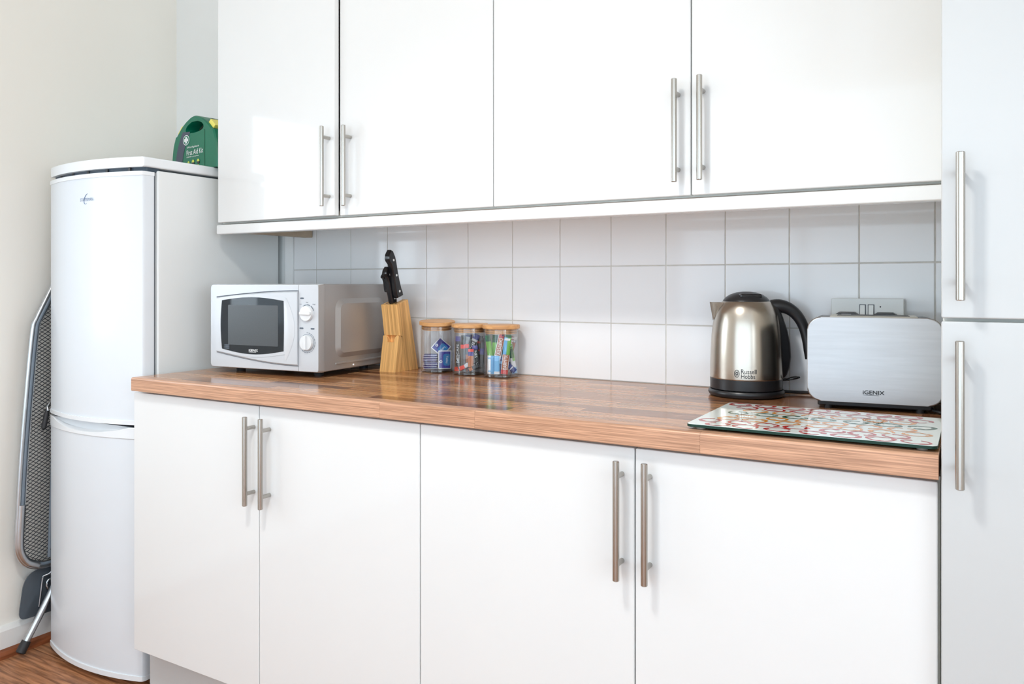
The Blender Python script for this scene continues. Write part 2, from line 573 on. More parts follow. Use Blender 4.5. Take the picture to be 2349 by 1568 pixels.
# wall behind the camera with the garden window
GX0, GX1, GZ0, GZ1 = -1.95, 1.85, .06, 2.43
wf = nb()
box(wf, XL - .1, GX0, YF - .1, YF, 0, ZC)
box(wf, GX1, XR + .1, YF - .1, YF, 0, ZC)
box(wf, GX0, GX1, YF - .1, YF, 0, GZ0)
box(wf, GX0, GX1, YF - .1, YF, GZ1, ZC)
struct('wall_front', wf, M['wall'])
window('window_1', 'x', GX0, GX1, GZ0, GZ1, YF - .05, 4)
wr_ = nb()
RY0, RY1, RZ0, RZ1 = -3.6, -1.5, .75, 2.2  # opening made for the added fill window
box(wr_, XR, XR + .1, RY1, .006, 0, ZC)
box(wr_, XR, XR + .1, YF, RY0, 0, ZC)
box(wr_, XR, XR + .1, RY0, RY1, 0, RZ0)
box(wr_, XR, XR + .1, RY0, RY1, RZ1, ZC)
struct('wall_right', wr_, M['wall'])
window('fill_window', 'y', RY0, RY1, RZ0, RZ1, XR + .05, 3)  # added window out of view, lets the fill light in
struct('ceiling', box(nb(), XL - .1, XR + .1, YF - .1, .12, ZC, ZC + .1), M['ceiling'])
# floor of laminate planks
floor = struct('floor', box(nb(), XL - .1, XR + .1, YF - .1, .12, -.1, -.008), M['core'])
yy = YF
row = 0
while yy < 0:
    x = XL - random.uniform(0, .9)
    while x < XR:
        ln = 1.28
        a, b2 = max(x, XL), min(x + ln, XR)
        if b2 - a > .02:
            o = obj('plank', box(nb(), -(b2 - a) / 2 + .0004, (b2 - a) / 2 - .0004, .0004, min(.192, .004 - yy) - .0004, -.008, 0, .0006, 1), M['plank'], floor)
            o.location = ((a + b2) / 2, yy, 0)
        x += ln
    yy += .192
    row += 1
# skirting on the left wall and its wooden edge trim
sk = nb()
prism(sk, [(XL, 0), (XL + .016, 0), (XL + .016, .078), (XL + .011, .088), (XL, .092)], 'y', YF, .005)
struct('baseboard_left', sk, M['skirt'])
tr = nb()
prism(tr, [(XL + .0165, 0), (XL + .038, 0), (XL + .037, .010), (XL + .030, .019), (XL + .0165, .024)], 'y', YF, .005)
struct('trim_1', tr, M['floor_trim'])

# ceiling lamp (its light is at the top of the script)
lamp = thing('ceiling_lamp', 'round white ceiling lamp over the middle of the kitchen floor', 'lamp', (-.75, -1.6, ZC))
obj('ceiling_rose', lathe(nb(), [(0, 0), (.06, 0), (.06, -.02), (.05, -.03), (0, -.03)], 32), M['frame_white'], lamp, .6)
obj('shade', lathe(nb(), [(.05, -.03), (.13, -.06), (.16, -.10), (.155, -.10), (.125, -.063), (.05, -.034)], 40), M['lamp_glass'], lamp, .6)
obj('bulb', lathe(nb(), [(0, -.03), (.015, -.035), (.015, -.06), (.03, -.09), (.03, -.105), (.02, -.12), (0, -.125)], 24), M['lamp_glass'], lamp, .9)

# ================================================================== CABINETS
def handle(parent, x, y, zc, length=.218, r=.0062, cc=.160, post=.0295):
    b = nb()
    n = 20
    h = length / 2
    yb = y - post
    lathe(b, [(0, zc - h), (r - .0012, zc - h), (r, zc - h + .0012), (r, zc + h - .0012), (r - .0012, zc + h), (0, zc + h)], n, x, yb)
    for s in (-1, 1):
        cyl(b, (x, yb, zc + s * cc / 2), (x, y + .0005, zc + s * cc / 2), .0048, seg=14)
    return obj('handle', b, M['steel'], parent, .6)

def door(parent, loc, x0, x1, y0, y1, z0, z1, mname='gloss_white', bev=.003, rotz=0, hinge=None):
    b = box(nb(), x0, x1, y0, y1, z0, z1, bev, 3)
    o = obj('door', b, M[mname], parent, .5)
    if hinge is None:
        at_ = Vector(loc)
        for v in o.data.vertices:
            v.co -= at_
    else:
        hp = Vector(hinge)
        for v in o.data.vertices:
            v.co -= hp
        o.location = hp - Vector(loc)
        o.rotation_euler = (0, 0, rotz)
    return o

def cabinet(name, label, cat, x0, x1, yb, yf, z0, z1, doors, hz, group=None, hl=.218, mname='gloss_white', cin=.0, open_first=0):
    loc = ((x0 + x1) / 2, (yb + yf) / 2, z0)
    t = thing(name, label, cat, loc, group=group)
    b = nb()
    t_ = .018
    box(b, x0 + cin, x0 + t_, yf + .0205, yb, z0, z1)
    box(b, x1 - t_, x1 - .0005, yf + .0205, yb, z0, z1)
    box(b, x0 + t_, x1 - t_, yf + .0205, yb, z0, z0 + t_)
    box(b, x0 + t_, x1 - t_, yf + .0205, yb, z1 - t_, z1)
    box(b, x0 + t_, x1 - t_, yb - .006, yb, z0 + t_, z1 - t_)
    if z1 > 2.1:
        box(b, x0 + t_, x1 - t_, yf + .0205, yb - .006, 1.095, 1.118)
    obj('carcass', at(b, loc), M['carcass'], t)
    for i, (a, c, d0, d1, hx) in enumerate(doors):
        if open_first and i == 0:
            hp = (a, yf + .018, 0)
            d = door(t, loc, a, c, yf, yf + .018, d0, d1, mname, rotz=-open_first, hinge=hp)
            h = handle(d, hx - a, -.018, hz[i], hl)
        else:
            d = door(t, loc, a, c, yf, yf + .018, d0, d1, mname)
            h = handle(d, hx - loc[0], yf - loc[1], hz[i] - loc[2], hl)
    return t

UZ0, UZ1 = 1.3490, 2.066
cabinet('wall_cabinet', 'white gloss wall cabinet above the microwave, its left door a little ajar', 'cabinet', -1.936, -.9406, -.002, -.305, 1.3465, 2.07,
        [(-1.9365, -1.4392, UZ0, UZ1, -1.4585), (-1.4372, -.9405, UZ0, UZ1, -1.3972)], [1.4815, 1.481], 'white gloss wall cabinets', open_first=R(2.0))
cabinet('wall_cabinet', 'white gloss wall cabinet above the kettle and toaster', 'cabinet', -.9400, .0305, -.002, -.305, 1.3465, 2.07,
        [(-.9380, -.4462, UZ0, UZ1, -.4723), (-.4437, .0295, UZ0, UZ1, -.4181)], [1.4845, 1.4855], 'white gloss wall cabinets')
pl = nb()
box(pl, -1.944, .0305, -.305, -.279, 1.313, 1.3425, .0045, 3)
tag(obj('light_pelmet', pl, M['gloss_white'], None, .5), 'long white gloss pelmet strip under the two wall cabinets', 'pelmet')
bt = nb()
box(bt, -1.872, -1.838, -.275, -.002, 1.316, 1.344, .001, 1)
bto = obj('wall_batten', bt, mat('bare timber batten', srgb(190, 172, 150), 0.7, noise=0.15, scale=40), None)
tag(bto, 'pale timber batten under the left wall cabinet running back to the wall', 'batten')

BZ0, BZ1 = .144, .8600
cabinet('base_cabinet', 'white gloss base cabinet at the left end beside the fridge', 'cabinet', -1.9405, -.9525, -.01, -.58, .144, .8645,
        [(-1.9458, -1.4490, BZ0, BZ1, -1.4647), (-1.4465, -.9548, BZ0, BZ1, -1.4100)], [.7270, .7262], 'white gloss base cabinets', cin=.002)
cabinet('base_cabinet', 'white gloss base cabinet at the right end beside the tall unit', 'cabinet', -.9515, .0300, -.01, -.58, .144, .8645,
        [(-.9524, -.4640, BZ0, BZ1, -.4876), (-.4616, .0270, BZ0, BZ1, -.4333)], [.7300, .7315], 'white gloss base cabinets')
pn = nb()
box(pn, -1.940, .030, -.535, -.519, .002, .1425, .001, 1)
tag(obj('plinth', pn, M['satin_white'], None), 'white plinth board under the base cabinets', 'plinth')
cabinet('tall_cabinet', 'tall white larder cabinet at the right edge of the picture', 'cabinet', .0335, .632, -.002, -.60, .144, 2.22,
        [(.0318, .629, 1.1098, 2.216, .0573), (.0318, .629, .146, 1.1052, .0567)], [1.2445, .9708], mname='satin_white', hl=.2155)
pn = nb()
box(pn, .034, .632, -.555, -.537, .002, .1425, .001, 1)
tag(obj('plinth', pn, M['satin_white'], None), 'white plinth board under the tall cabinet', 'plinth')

# ================================================================== WORKTOP
WT = .904
wt = thing('worktop', 'walnut block laminate worktop running along the wall', 'worktop', (-.95, -.3, .867))
wl_ = (-.95, -.3, .867)
obj('core', at(box(nb(), -1.9275, .0282, -.566, -.001, .867, .8955), wl_), M['core'], wt)
# front nosing in lengths
nose = [(-.600, .8685), (-.600, .8985)]
for i in range(1, 6):
    a = R(180 - 90 * i / 5)
    nose.append((-.5945 + .0055 * math.cos(a), .8985 + .0055 * math.sin(a)))
nose += [(-.5665, .904), (-.5665, .867), (-.5985, .867)]
cuts = [-1.9283, -1.0485, -.80, -.335, .0285]
for a, c in zip(cuts[:-1], cuts[1:]):
    b = nb()
    prism(b, nose, 'x', a + .00015, c - .00015)
    o = obj('edge_stave', at(b, ((a + c) / 2, -.3, .867)), M['edge'], wt, .4)
    o.location = ((a + c) / 2 - wl_[0], 0, 0)
rows = 15
for r in range(rows):
    y0 = -.566 + r * (.565 / rows)
    y1 = y0 + .565 / rows
    x = -1.9278 - random.uniform(0, .3)
    while x < .028:
        ln = random.uniform(.24, .46)
        a, c = max(x, -1.9278), min(x + ln, .0283)
        if c - a > .004:
            o = obj('stave', box(nb(), -(c - a) / 2 + .0001, (c - a) / 2 - .0001, -(y1 - y0) / 2 + .0001, (y1 - y0) / 2 - .0001, .8957 - .867, .904 - .867), M['stave'], wt)
            o.location = ((a + c) / 2 - wl_[0], (y0 + y1) / 2 - wl_[1], 0)
        x += ln

# ================================================================== FRIDGE FREEZER
FX0, FX1 = -2.460, -1.985
FC = (-2.2225, -.27, 0)
fr = thing('fridge_freezer', 'white two door fridge freezer standing left of the cabinets', 'fridge', FC)
b = nb()
box(b, FX0, FX1, -.478, -.012, .035, 1.492, .006, 3)
obj('body', at(b, FC), M['fridge_side'], fr, .5)
def bow(x, y0=-.524, bulge=.042):
    u = (x - FX0) / (FX1 - FX0)
    return y0 - bulge * (1 - (2 * u - 1) ** 2)
def bow_outline(x0, x1, yb, y0, bulge, rc=.012, n=28):
    pts = [(x0, yb)]
    pts.append((x0, bow(x0 + rc, y0, bulge) + rc * .9))
    pts.append((x0 + rc * .35, bow(x0 + rc, y0, bulge) + rc * .25))
    for i in range(n + 1):
        x = x0 + rc + (x1 - x0 - 2 * rc) * i / n
        pts.append((x, bow(x, y0, bulge)))
    pts.append((x1 - rc * .35, bow(x1 - rc, y0, bulge) + rc * .25))
    pts.append((x1, bow(x1 - rc, y0, bulge) + rc * .9))
    pts.append((x1, yb))
    return pts
def fdoor(name, z0, z1):
    b = nb()
    prism(b, bow_outline(FX0 + .001, FX1 - .001, -.489, -.522, .041), 'z', z0, z1)
    return obj(name, at(b, FC), M['fridge'], fr, .5)
def fstrip(z0, z1, parent, name='door_cap'):
    b = nb()
    prism(b, bow_outline(FX0, FX1, -.488, -.5245, .042), 'z', z0, z1, .0012, 2)
    return obj(name, at(b, FC), M['fridge_trim'], parent, .5)
g = nb()
box(g, FX0 + .012, FX1 - .012, -.4885, -.477, .03, 1.48)
obj('gasket', at(g, FC), M['gasket'], fr)
up = fdoor('upper_door', .766, 1.474)
fstrip(1.474, 1.486, up); fstrip(.754, .766, up)
lo = fdoor('lower_door', .032, .712)
fstrip(.018, .032, lo)
# lower door's top rail with a scooped finger grip
rail = nb()
n = 60
xs = [FX0 + .0005 + (FX1 - FX0 - .001) * i / n for i in range(n + 1)]
ZR = .746
def dip(x):
    u = (x - FX0) / (FX1 - FX0)
    v = (u - .10) / .80
    return 0 if v <= 0 or v >= 1 else .021 * math.sin(PI * v) ** .8
rows_v = []
for x in xs:
    y = bow(x, -.5245, .042)
    if x < FX0 + .012: y = bow(FX0 + .012, -.5245, .042) + (FX0 + .012 - x) * .5
    if x > FX1 - .012: y = bow(FX1 - .012, -.5245, .042) + (x - FX1 + .012) * .5
    d_ = dip(x)
    k = d_ / .021
    rows_v.append([rail.verts.new(p) for p in ((x, -.489, .7125), (x, y + .002, .7125), (x, y, .7145), (x, y, ZR - d_ - .0015), (x, y + .0015 + .003 * k, ZR - d_), (x, y + .004 + .016 * k, ZR - d_ * .9), (x, y + .008 + .020 * k, ZR - d_ * .45), (x, y + .010 + .022 * k, ZR), (x, y + .012 + .022 * k, ZR - .006), (x, max(y + .012 + .022 * k + .001, -.4905), ZR - .020), (x, -.489, ZR - .020))])
for a, c in zip(rows_v[:-1], rows_v[1:]):
    for k in range(len(a)):
        l = (k + 1) % len(a)
        rail.faces.new((a[k], a[l], c[l], c[k]))
rail.faces.new(rows_v[0]); rail.faces.new(rows_v[-1][::-1])
obj('grip_rail', at(rail, FC), M['fridge_trim'], lo, .5)
# worktop-style lid and the dark vent slot below it
b = nb()
prism(b, bow_outline(FX0 - .001, FX1 + .001, -.02, -.521, .040, .006), 'z', 1.4985, 1.5275, .005, 3)
obj('lid', at(b, FC), M['fridge_trim'], fr, .6)
b = nb()
prism(b, bow_outline(FX0 + .006, FX1 - .006, -.47, -.508, .038, .006), 'z', 1.4862, 1.4985)
vt = obj('vent_slot', at(b, FC), M['vent'], fr)
for k in range(5):
    x = FX0 + .07 + k * .085
    b = nb()
    box(b, x, x + .010, bow(x, -.510, .038) - .0005, bow(x, -.510, .038) + .01, 1.4866, 1.498)
    obj('vent_rib', at(b, FC), M['black'], vt)
for sx in (FX0 + .05, FX1 - .05):
    for sy in (-.45, -.06):
        obj('foot', at(cyl(nb(), (sx, sy, 0), (sx, sy, .036), .016, .014, 16), FC), M['black'], fr, .6)
text('lettering', 'STATESMAN', .062, .0095, M['logo_blue'], up, face_y(-2.197 - FC[0], bow(-2.197, -.522, .041) - .0008 - FC[1], 1.411, 1))
sw = nb()
pts = []
for i in range(25):
    a = R(-250 + 215 * i / 24)
    px, pz = .010 * math.cos(a), .017 * math.sin(a)
    c_, s_ = math.cos(R(-35)), math.sin(R(-35))
    pts.append((-2.197 + px * c_ - pz * s_, bow(-2.197, -.522, .041) - .0009, 1.413 + px * s_ + pz * c_))
tube(sw, pts, [.0002 + .0009 * math.sin(PI * i / 24) for i in range(25)], 6)
obj('swoosh', at(sw, FC), M['logo_blue'], up)

# ================================================================== FIRST AID KIT
K = thing('first_aid_kit', 'green plastic first aid kit case with carry handle, standing on the fridge', 'first aid kit', (-2.098, -.2145, 1.5276), R(-10))
half = [(.146, .0), (.147, .03), (.143, .06), (.136, .09), (.121, .121), (.112, .123), (.080, .148), (.043, .167), (.0, .178)]
hs_ = [(p[0], p[2]) for p in smooth_path([(x, 0, z) for x, z in half[:5]], 4)] + [(p[0], p[2]) for p in smooth_path([(x, 0, z) for x, z in half[5:]] + [(-half[-2][0], 0, half[-2][1])], 6)][:19]
outl = hs_ + [(-x, z) for x, z in hs_[::-1][1:]]
# grip opening in the upper part
hole = [(.006 + .058 * math.cos(R(t)), .1405 + .0185 * math.sin(R(t)) - .005 * math.cos(R(t)) ** 2) for t in range(0, 360, 12)]
def kit_shell(y0, y1, mname, name):
    b = nb()
    import mathutils.geometry as mg
    polys = [[Vector((x, z, 0)) for x, z in outl], [Vector((x, z, 0)) for x, z in hole]]
    tris = mg.tessellate_polygon(polys)
    allp = outl + hole
    n0 = len(outl)
    ch = .005 if y0 < 0 else 0
    A = [b.verts.new((x * (.972 if i < n0 and ch else 1), y0, (z - .09) * (.965 if i < n0 and ch and z > .01 else 1) + .09)) for i, (x, z) in enumerate(allp)]
    A2 = [b.verts.new((x, y0 + ch, z)) for x, z in outl] if ch else A[:n0]
    B = [b.verts.new((x, y1, z)) for x, z in allp]
    for t in tris:
        b.faces.new([A[i] for i in t]); b.faces.new([B[i] for i in t[::-1]])
    for i in range(n0):
        j = (i + 1) % n0
        if ch:
            b.faces.new((A[i], A2[i], A2[j], A[j]))
        b.faces.new((A2[i], B[i], B[j], A2[j]))
    m_ = len(allp) - n0
    for i in range(m_):
        j = (i + 1) % m_
        b.faces.new((A[n0 + i], B[n0 + i], B[n0 + j], A[n0 + j]))
    return obj(name, b, M[mname], K)
kf = kit_shell(-.048, -.004, 'kit_green', 'front_shell')
kit_shell(.004, .030, 'kit_dark', 'back_shell')
b = nb()
prism(b, [(x * .965, z * .985 + .001) for x, z in outl if z < .116] + [], 'y', -.0045, .0045)
obj('seam', b, M['black'], K)
for s in (-1, 1):
    b = nb()
    prism(b, [(s * .108, .1240), (s * .121, .1335), (s * .093, .1560), (s * .080, .1470)], 'y', -.040, .024, .001, 1)
    obj('clip', b, M['yellow'], K, label='yellow clip')
yk = -.0487
b = nb()
sL, sR_ = [], []
for i in range(13):
    t = i / 12
    z = .002 + .130 * t
    xl = -.120 + .050 * t ** 2.2
    A = xl; B = xl + .045 + .004 * t
    sL.append(b.verts.new((A, yk, z))); sR_.append(b.verts.new((B, yk, z - .004 * t)))
for i in range(12):
    b.faces.new((sL[i], sR_[i], sR_[i + 1], sL[i + 1]))
obj('label_band', b, M['kit_grey'], kf)
b = nb()
box(b, .070, .0722, yk, yk + .001, .004, .125)
obj('moulded_line', b, M['kit_dark'], kf)
ring = nb()
n = 32
ring_strip(ring, [(.0165 * math.cos(2 * PI * i / n), .0165 * math.sin(2 * PI * i / n)) for i in range(n)], [(.0145 * math.cos(2 * PI * i / n), .0145 * math.sin(2 * PI * i / n)) for i in range(n)], lambda u, v: (-.046 + u * 1.25, yk - .0006, .103 + v))
box(ring, -.0510, -.0410, yk - .0008, yk - .0002, .0925, .1135)
box(ring, -.0585, -.0335, yk - .0008, yk - .0002, .0985, .1075)
disc = nb()
cyl(disc, (-.046, yk - .0004, .103), (-.046, yk + .0005, .103), .0165, seg=32)
bmesh.ops.scale(disc, vec=(1.25, 1, 1), space=Matrix.Translation((.046, 0, 0)), verts=disc.verts)
obj('emblem_disc', disc, M['kit_green'], kf)
obj('emblem', ring, M['ink_white'], kf)
text('lettering', 'Workplace', .078, .0085, M['ink_white'], kf, face_y(-.002, yk - .0006, .0765))
text('lettering', 'First Aid Kit', .106, .0165, M['ink_white'], kf, face_y(.010, yk - .0006, .0600))
text('lettering', 'BS8599 compliant', .080, .0052, M['ink_white'], kf, face_y(-.003, yk - .0006, .0455))
for i, x in enumerate((-.030, -.001, .032)):
    r_ = .006 + .0018 * (i > 0)
    b = nb()
    cyl(b, (x, yk - .0006, .026), (x, yk + .0004, .026), r_, seg=20)
    hd = obj('pictogram', b, M['black'], kf)
    b = nb()
    pp = [(x + r_ * math.cos(R(t)), .0265 + r_ * 1.1 * math.sin(R(t))) for t in range(0, 181, 15)]
    prism(b, pp, 'y', yk - .0010, yk - .0003)
    obj('pictogram_top', b, M['lime'], kf)
text('lettering', 'M', .010, .010, M['lime'], kf, face_y(.032, yk - .0012, .0125))

# ================================================================== IRONING BOARD
IX = -2.500
ib = thing('ironing_board', 'folded grey metal ironing board leaning between fridge and wall', 'ironing board', (IX, -.42, .0))
IO = (IX, -.42, 0)
# rim outline in (y,z)
left = [(-.497, .256), (-.545, .262), (-.580, .282), (-.600, .318), (-.604, .36), (-.600, .44), (-.590, .62), (-.572, .85), (-.556, 1.015), (-.545, 1.05), (-.513, 1.115), (-.46, 1.22), (-.42, 1.29)]
right = [(-.38, 1.31), (-.34, 1.27), (-.31, 1.20), (-.29, 1.05), (-.285, .85), (-.295, .44), (-.305, .33), (-.33, .275), (-.38, .256)]
rim = smooth_path([(IX, y, z) for y, z in left + right], 4, True)
obj('rim', at(tube(nb(), rim, .0075, 10, closed=True, up=(1, 0, 0)), IO), M['galv'], ib, .8)
def inset(p, d):
    c = Vector((IX, -.43, max(.38, min(1.05, p[2]))))
    v = (c - Vector(p)); v.x = 0
    return Vector(p) + v.normalized() * d
rim2 = [tuple(inset(p, .0105) + Vector((.001, 0, 0))) for p in rim]
obj('inner_rim', at(tube(nb(), rim2, .0068, 8, closed=True, up=(1, 0, 0)), IO), M['grey_paint'], ib, .8)
rim3 = [tuple(inset(p, .0185) + Vector((.003, 0, 0))) for p in rim]
obj('inner_lip', at(tube(nb(), rim3, .0022, 6, closed=True, up=(1, 0, 0)), IO), M['galv'], ib, .8)
slv = [tuple(inset(p, .008) + Vector((.003, 0, 0))) for p in smooth_path([(IX, y, z) for y, z in left[1:7]], 5) if p[2] < .47]
obj('corner_sleeve', at(tube(nb(), slv, [.0105] * len(slv), 10, flat=1.15, up=(1, 0, 0)), IO), M['galv'], ib, .8)
# expanded-metal top, every diamond cut through
me_ = nb()
pw, ph, th = .0185, .0122, .0010
def yl(z):
    L_ = left
    for (y0, z0), (y1, z1) in zip(L_[:-1], L_[1:]):
        if z0 <= z <= z1:
            return y0 + (y1 - y0) * (z - z0) / (z1 - z0) + .016
    return None
z = .275
k = 0
def sliver(p, q):
    v = Vector((0, q[1] - p[1], q[2] - p[2])).normalized()
    nrm = Vector((0, -v.z, v.y)) * th
    a = [me_.verts.new(Vector(t) + sgn * nrm + Vector((dx, 0, 0))) for t in (p, q) for sgn in (-1, 1) for dx in (-.0008, .0008)]
    me_.faces.new((a[0], a[2], a[6], a[4])); me_.faces.new((a[1], a[5], a[7], a[3]))
    me_.faces.new((a[0], a[4], a[5], a[1])); me_.faces.new((a[2], a[3], a[7], a[6]))
while z < 1.16:
    y_ = yl(z)
    if y_ is not None:
        y = -.600 + (k % 2) * pw / 2
        while y < -.33:
            if y > y_:
                for sy in (-1, 1):
                    sliver((IX, y, z), (IX, y + sy * pw / 2, z + ph / 2))
            y += pw
    z += ph / 2
    k += 1
obj('mesh_top', at(me_, IO), M['mesh'], ib)
# rails, catch lever, legs, iron rest
b = nb()
tube(b, [(IX + .010, -.508, .285), (IX + .010, -.497, .60), (IX + .010, -.478, .96)], .0065, 8)
obj('slotted_rail', at(b, IO), M['grey_paint'], ib, .8)
for i in range(9):
    zz = .31 + i * .055
    yq = -.507 + (zz - .285) * .03
    b = nb(); cyl(b, (IX + .0162, yq, zz), (IX + .0172, yq, zz), .003, seg=10)
    obj('slot', at(b, IO), M['black'], ib)
b = nb()
tube(b, [(IX + .012, -.492, .27), (IX + .012, -.482, .62), (IX + .012, -.470, .95)], .008, 8)
obj('leg_strut', at(b, IO), M['galv'], ib, .8)
b = nb()
tube(b, [(IX + .016, -.490, .775), (IX + .018, -.510, .782), (IX + .020, -.520, .768), (IX + .022, -.522, .755)], .0045, 8)
lv = obj('catch_lever', at(b, IO), M['galv'], ib, .8)
b = nb()
tube(b, [(IX + .022, -.522, .757), (IX + .023, -.527, .735), (IX + .023, -.534, .705), (IX + .023, -.536, .698)], [.0065, .0078, .0078, .005], 12)
obj('lever_grip', at(b, IO), M['rubber'], lv, .8)
b = nb()
tube(b, [(IX + .014, -.492, .773), (IX + .016, -.482, .765), (IX + .016, -.470, .735), (IX + .016, -.462, .70)], .003, 8)
obj('spring_wire', at(b, IO), M['galv'], ib, .8)
b = nb()
tube(b, [(IX + .022, -.594, .035), (IX + .022, -.548, .11), (IX + .022, -.500, .19), (IX + .022, -.44, .29), (IX + .022, -.40, .36)], .0108, 14)
lg = obj('leg', at(b, IO), M['galv'], ib, .8)
b = nb()
tube(b, [(IX + .022, -.605, .016), (IX + .022, -.6035, .0185), (IX + .022, -.586, .048)], [.011, .0145, .0135], 14)
obj('rubber_foot', at(b, IO), M['rubber'], lg, .8)
rest = nb()
ro = [p[1:] for p in smooth_path([(0, -.572, .103), (0, -.584, .108), (0, -.590, .125), (0, -.584, .172), (0, -.577, .212), (0, -.562, .236), (0, -.535, .248), (0, -.49, .251)], 5)] + [(-.40, .250), (-.40, .110), (-.48, .100)]
prism(rest, ro, 'x', IX - .014, IX - .010, .001, 1)
rs = obj('iron_rest', at(rest, IO), M['dark_grey'], ib)
b = nb()
tube(b, smooth_path([(IX + .004, -.508, .262), (IX + .006, -.499, .257), (IX + .006, -.499, .236), (IX + .002, -.508, .228), (IX - .004, -.519, .224), (IX - .006, -.522, .212), (IX - .006, -.532, .13)], 4), .0028, 8)
obj('rest_wire', at(b, IO), M['galv'], rs, .8)
b = nb()
tube(b, smooth_path([(IX + .002, -.485, .212), (IX + .002, -.505, .210), (IX + .002, -.512, .200), (IX + .002, -.510, .184), (IX + .002, -.500, .180), (IX + .002, -.485, .180)], 4), .0036, 8)
obj('wire_loop', at(b, IO), M['galv'], rs, .8)

# ================================================================== MICROWAVE
mw = thing('microwave', 'silver microwave oven with two dials, standing on the left of the worktop', 'microwave', (-1.458, -.342, WT), R(5))
ZB, ZT = .016, .2565
b = nb()
box(b, -.405, 0, 0, .305, ZB, ZT, .004, 2)
shell = obj('shell', b, M['mw_shell'], mw, .5)
# pressed panel on the right side
def side_panel(bm, y0, y1, z0, z1, r, dep, x=0.0):
    o_ = rrect(y0, y1, z0, z1, r); i_ = rrect(y0 + .014, y1 - .014, z0 + .014, z1 - .014, r * .6)
    A = [bm.verts.new((x + .0002, u, v)) for u, v in o_]
    B = [bm.verts.new((x + dep, u, v)) for u, v in i_]
    n_ = len(A)
    for i in range(n_):
        j = (i + 1) % n_
        bm.faces.new((A[i], A[j], B[j], B[i]))
    bm.faces.new(B)
b = nb()
side_panel(b, .046, .282, ZB + .034, ZB + .200, .03, .0085)
obj('pressed_panel', b, M['mw_shell'], shell, .5)
b = nb()
box(b, 0, .0025, .046, .285, ZB + .016, ZB + .022, .001, 1)
obj('pressed_rib', b, M['mw_shell'], shell)
b = nb()
lathe(b, [(0, .003), (.003, .0022), (.0042, 0)], 12)
bmesh.ops.rotate(b, matrix=Matrix.Rotation(R(90), 3, 'Y'), verts=b.verts)
bmesh.ops.translate(b, vec=(0.0, .130, ZB + .0085), verts=b.verts)
obj('screw', b, M['rivet'], shell, .9)
# front: tapered frame around door and control panel
FYF = -.023
SX = -.0697
def front_slab(x0, x1, rl, rr, z0=ZB - .001, z1=ZT + .0005):
    """panel with rounded outer corners, its outer side tapering back towards the shell"""
    def outline(g, side):
        pts = []
        a0, a1 = x0 + (side if rl else 0), x1 - (side if rr else 0)
        b0, b1 = z0 + g, z1 - g
        for cx_, cz_, r_, st in ((a1, b1, rr, 0), (a0, b1, rl, 90), (a0, b0, rl, 180), (a1, b0, rr, 270)):
            sx = -1 if st in (0, 270) else 1
            sz = -1 if st in (0, 90) else 1
            for i in range(7):
                a = R(st + 90 * i / 6)
                pts.append((cx_ + sx * r_ + r_ * math.cos(a), cz_ + sz * r_ + r_ * math.sin(a)))
        return pts
    bm = nb()
    rings = []
    for y, g, sd in ((-.0005, 0, 0), (-.0060, 0, 0.0), (FYF + .003, .0012, .0028 if rr else .009), (FYF + .0006, .0026, .0042 if rr else .0115), (FYF, .0045, .0062 if rr else .0135)):
        rings.append([bm.verts.new((u, y, v)) for u, v in outline(g, sd)])
    for p, q in zip(rings[:-1], rings[1:]):
        for i in range(len(p)):
            j = (i + 1) % len(p)
            bm.faces.new((p[i], p[j], q[j], q[i]))
    bm.faces.new(rings[-1]); bm.faces.new(rings[0][::-1])
    bmesh.ops.remove_doubles(bm, verts=bm.verts, dist=.00002)
    return bm
cp = obj('control_panel', front_slab(SX + .0006, .0012, 0, .006), M['mw_front'], mw, .5)
cp.data.materials.append(M['mw_shell'])      # silver plastic; darker shell colour stands in for shade on its outer side
for p in cp.data.polygons:
    if p.normal.x > .6:
        p.material_index = 1
dr = obj('door', front_slab(-.4085, SX - .0006, .010, 0), M['mw_front'], mw, .5)
# raised arched surround of the window
zc0 = ZB
def arch(x):     # upper edge of the raised surround (rises to the right)
    u = (x + .372) / .30
    return zc0 + .2025 + .0185 * math.sin(min(1, max(0, u)) * PI / 2)
def arch_lo(x):
    u = (x + .372) / .30
    return zc0 + .0440 - .028 * math.sin(min(1, max(0, u)) * PI / 2)
sur = nb()
n = 30
x_l = -.372
top = []; bot = []
xs_ = [x_l + (SX - .001 - x_l) * i / n for i in range(n + 1)]
outer = [(x, arch(x)) for x in xs_] + [(SX - .001, zc0 + .115)] + [(x, arch_lo(x)) for x in xs_[::-1]] + [(x_l - .006, zc0 + .08), (x_l - .008, zc0 + .12), (x_l - .006, zc0 + .165)]
A = [sur.verts.new((u, FYF, v)) for u, v in outer]
cxm, czm = -.22, zc0 + .12
B = [sur.verts.new((u + (.003 if u < cxm else -.0), FYF - .006, v + (-.004 if v > czm else .004))) for u, v in outer]
m_ = len(A)
for i in range(m_):
    j = (i + 1) % m_
    sur.faces.new((A[i], A[j], B[j], B[i]))
sur.faces.new(B)
so = obj('door_surround', sur, M['mw_front'], dr, .5)
gr = nb()
tube(gr, [(x, FYF - .0006, arch(x) + .0012) for x in xs_], .0012, 6)  # raised dark tube draws the shadow line along the surround's upper edge
obj('groove_shade', gr, M['gasket'], dr)
gr = nb()
tube(gr, [(x, FYF - .0006, arch_lo(x) - .0010) for x in xs_], .0006, 6)  # thinner dark tube for the shadow line along the lower edge
obj('groove_shade', gr, M['gasket'], dr)
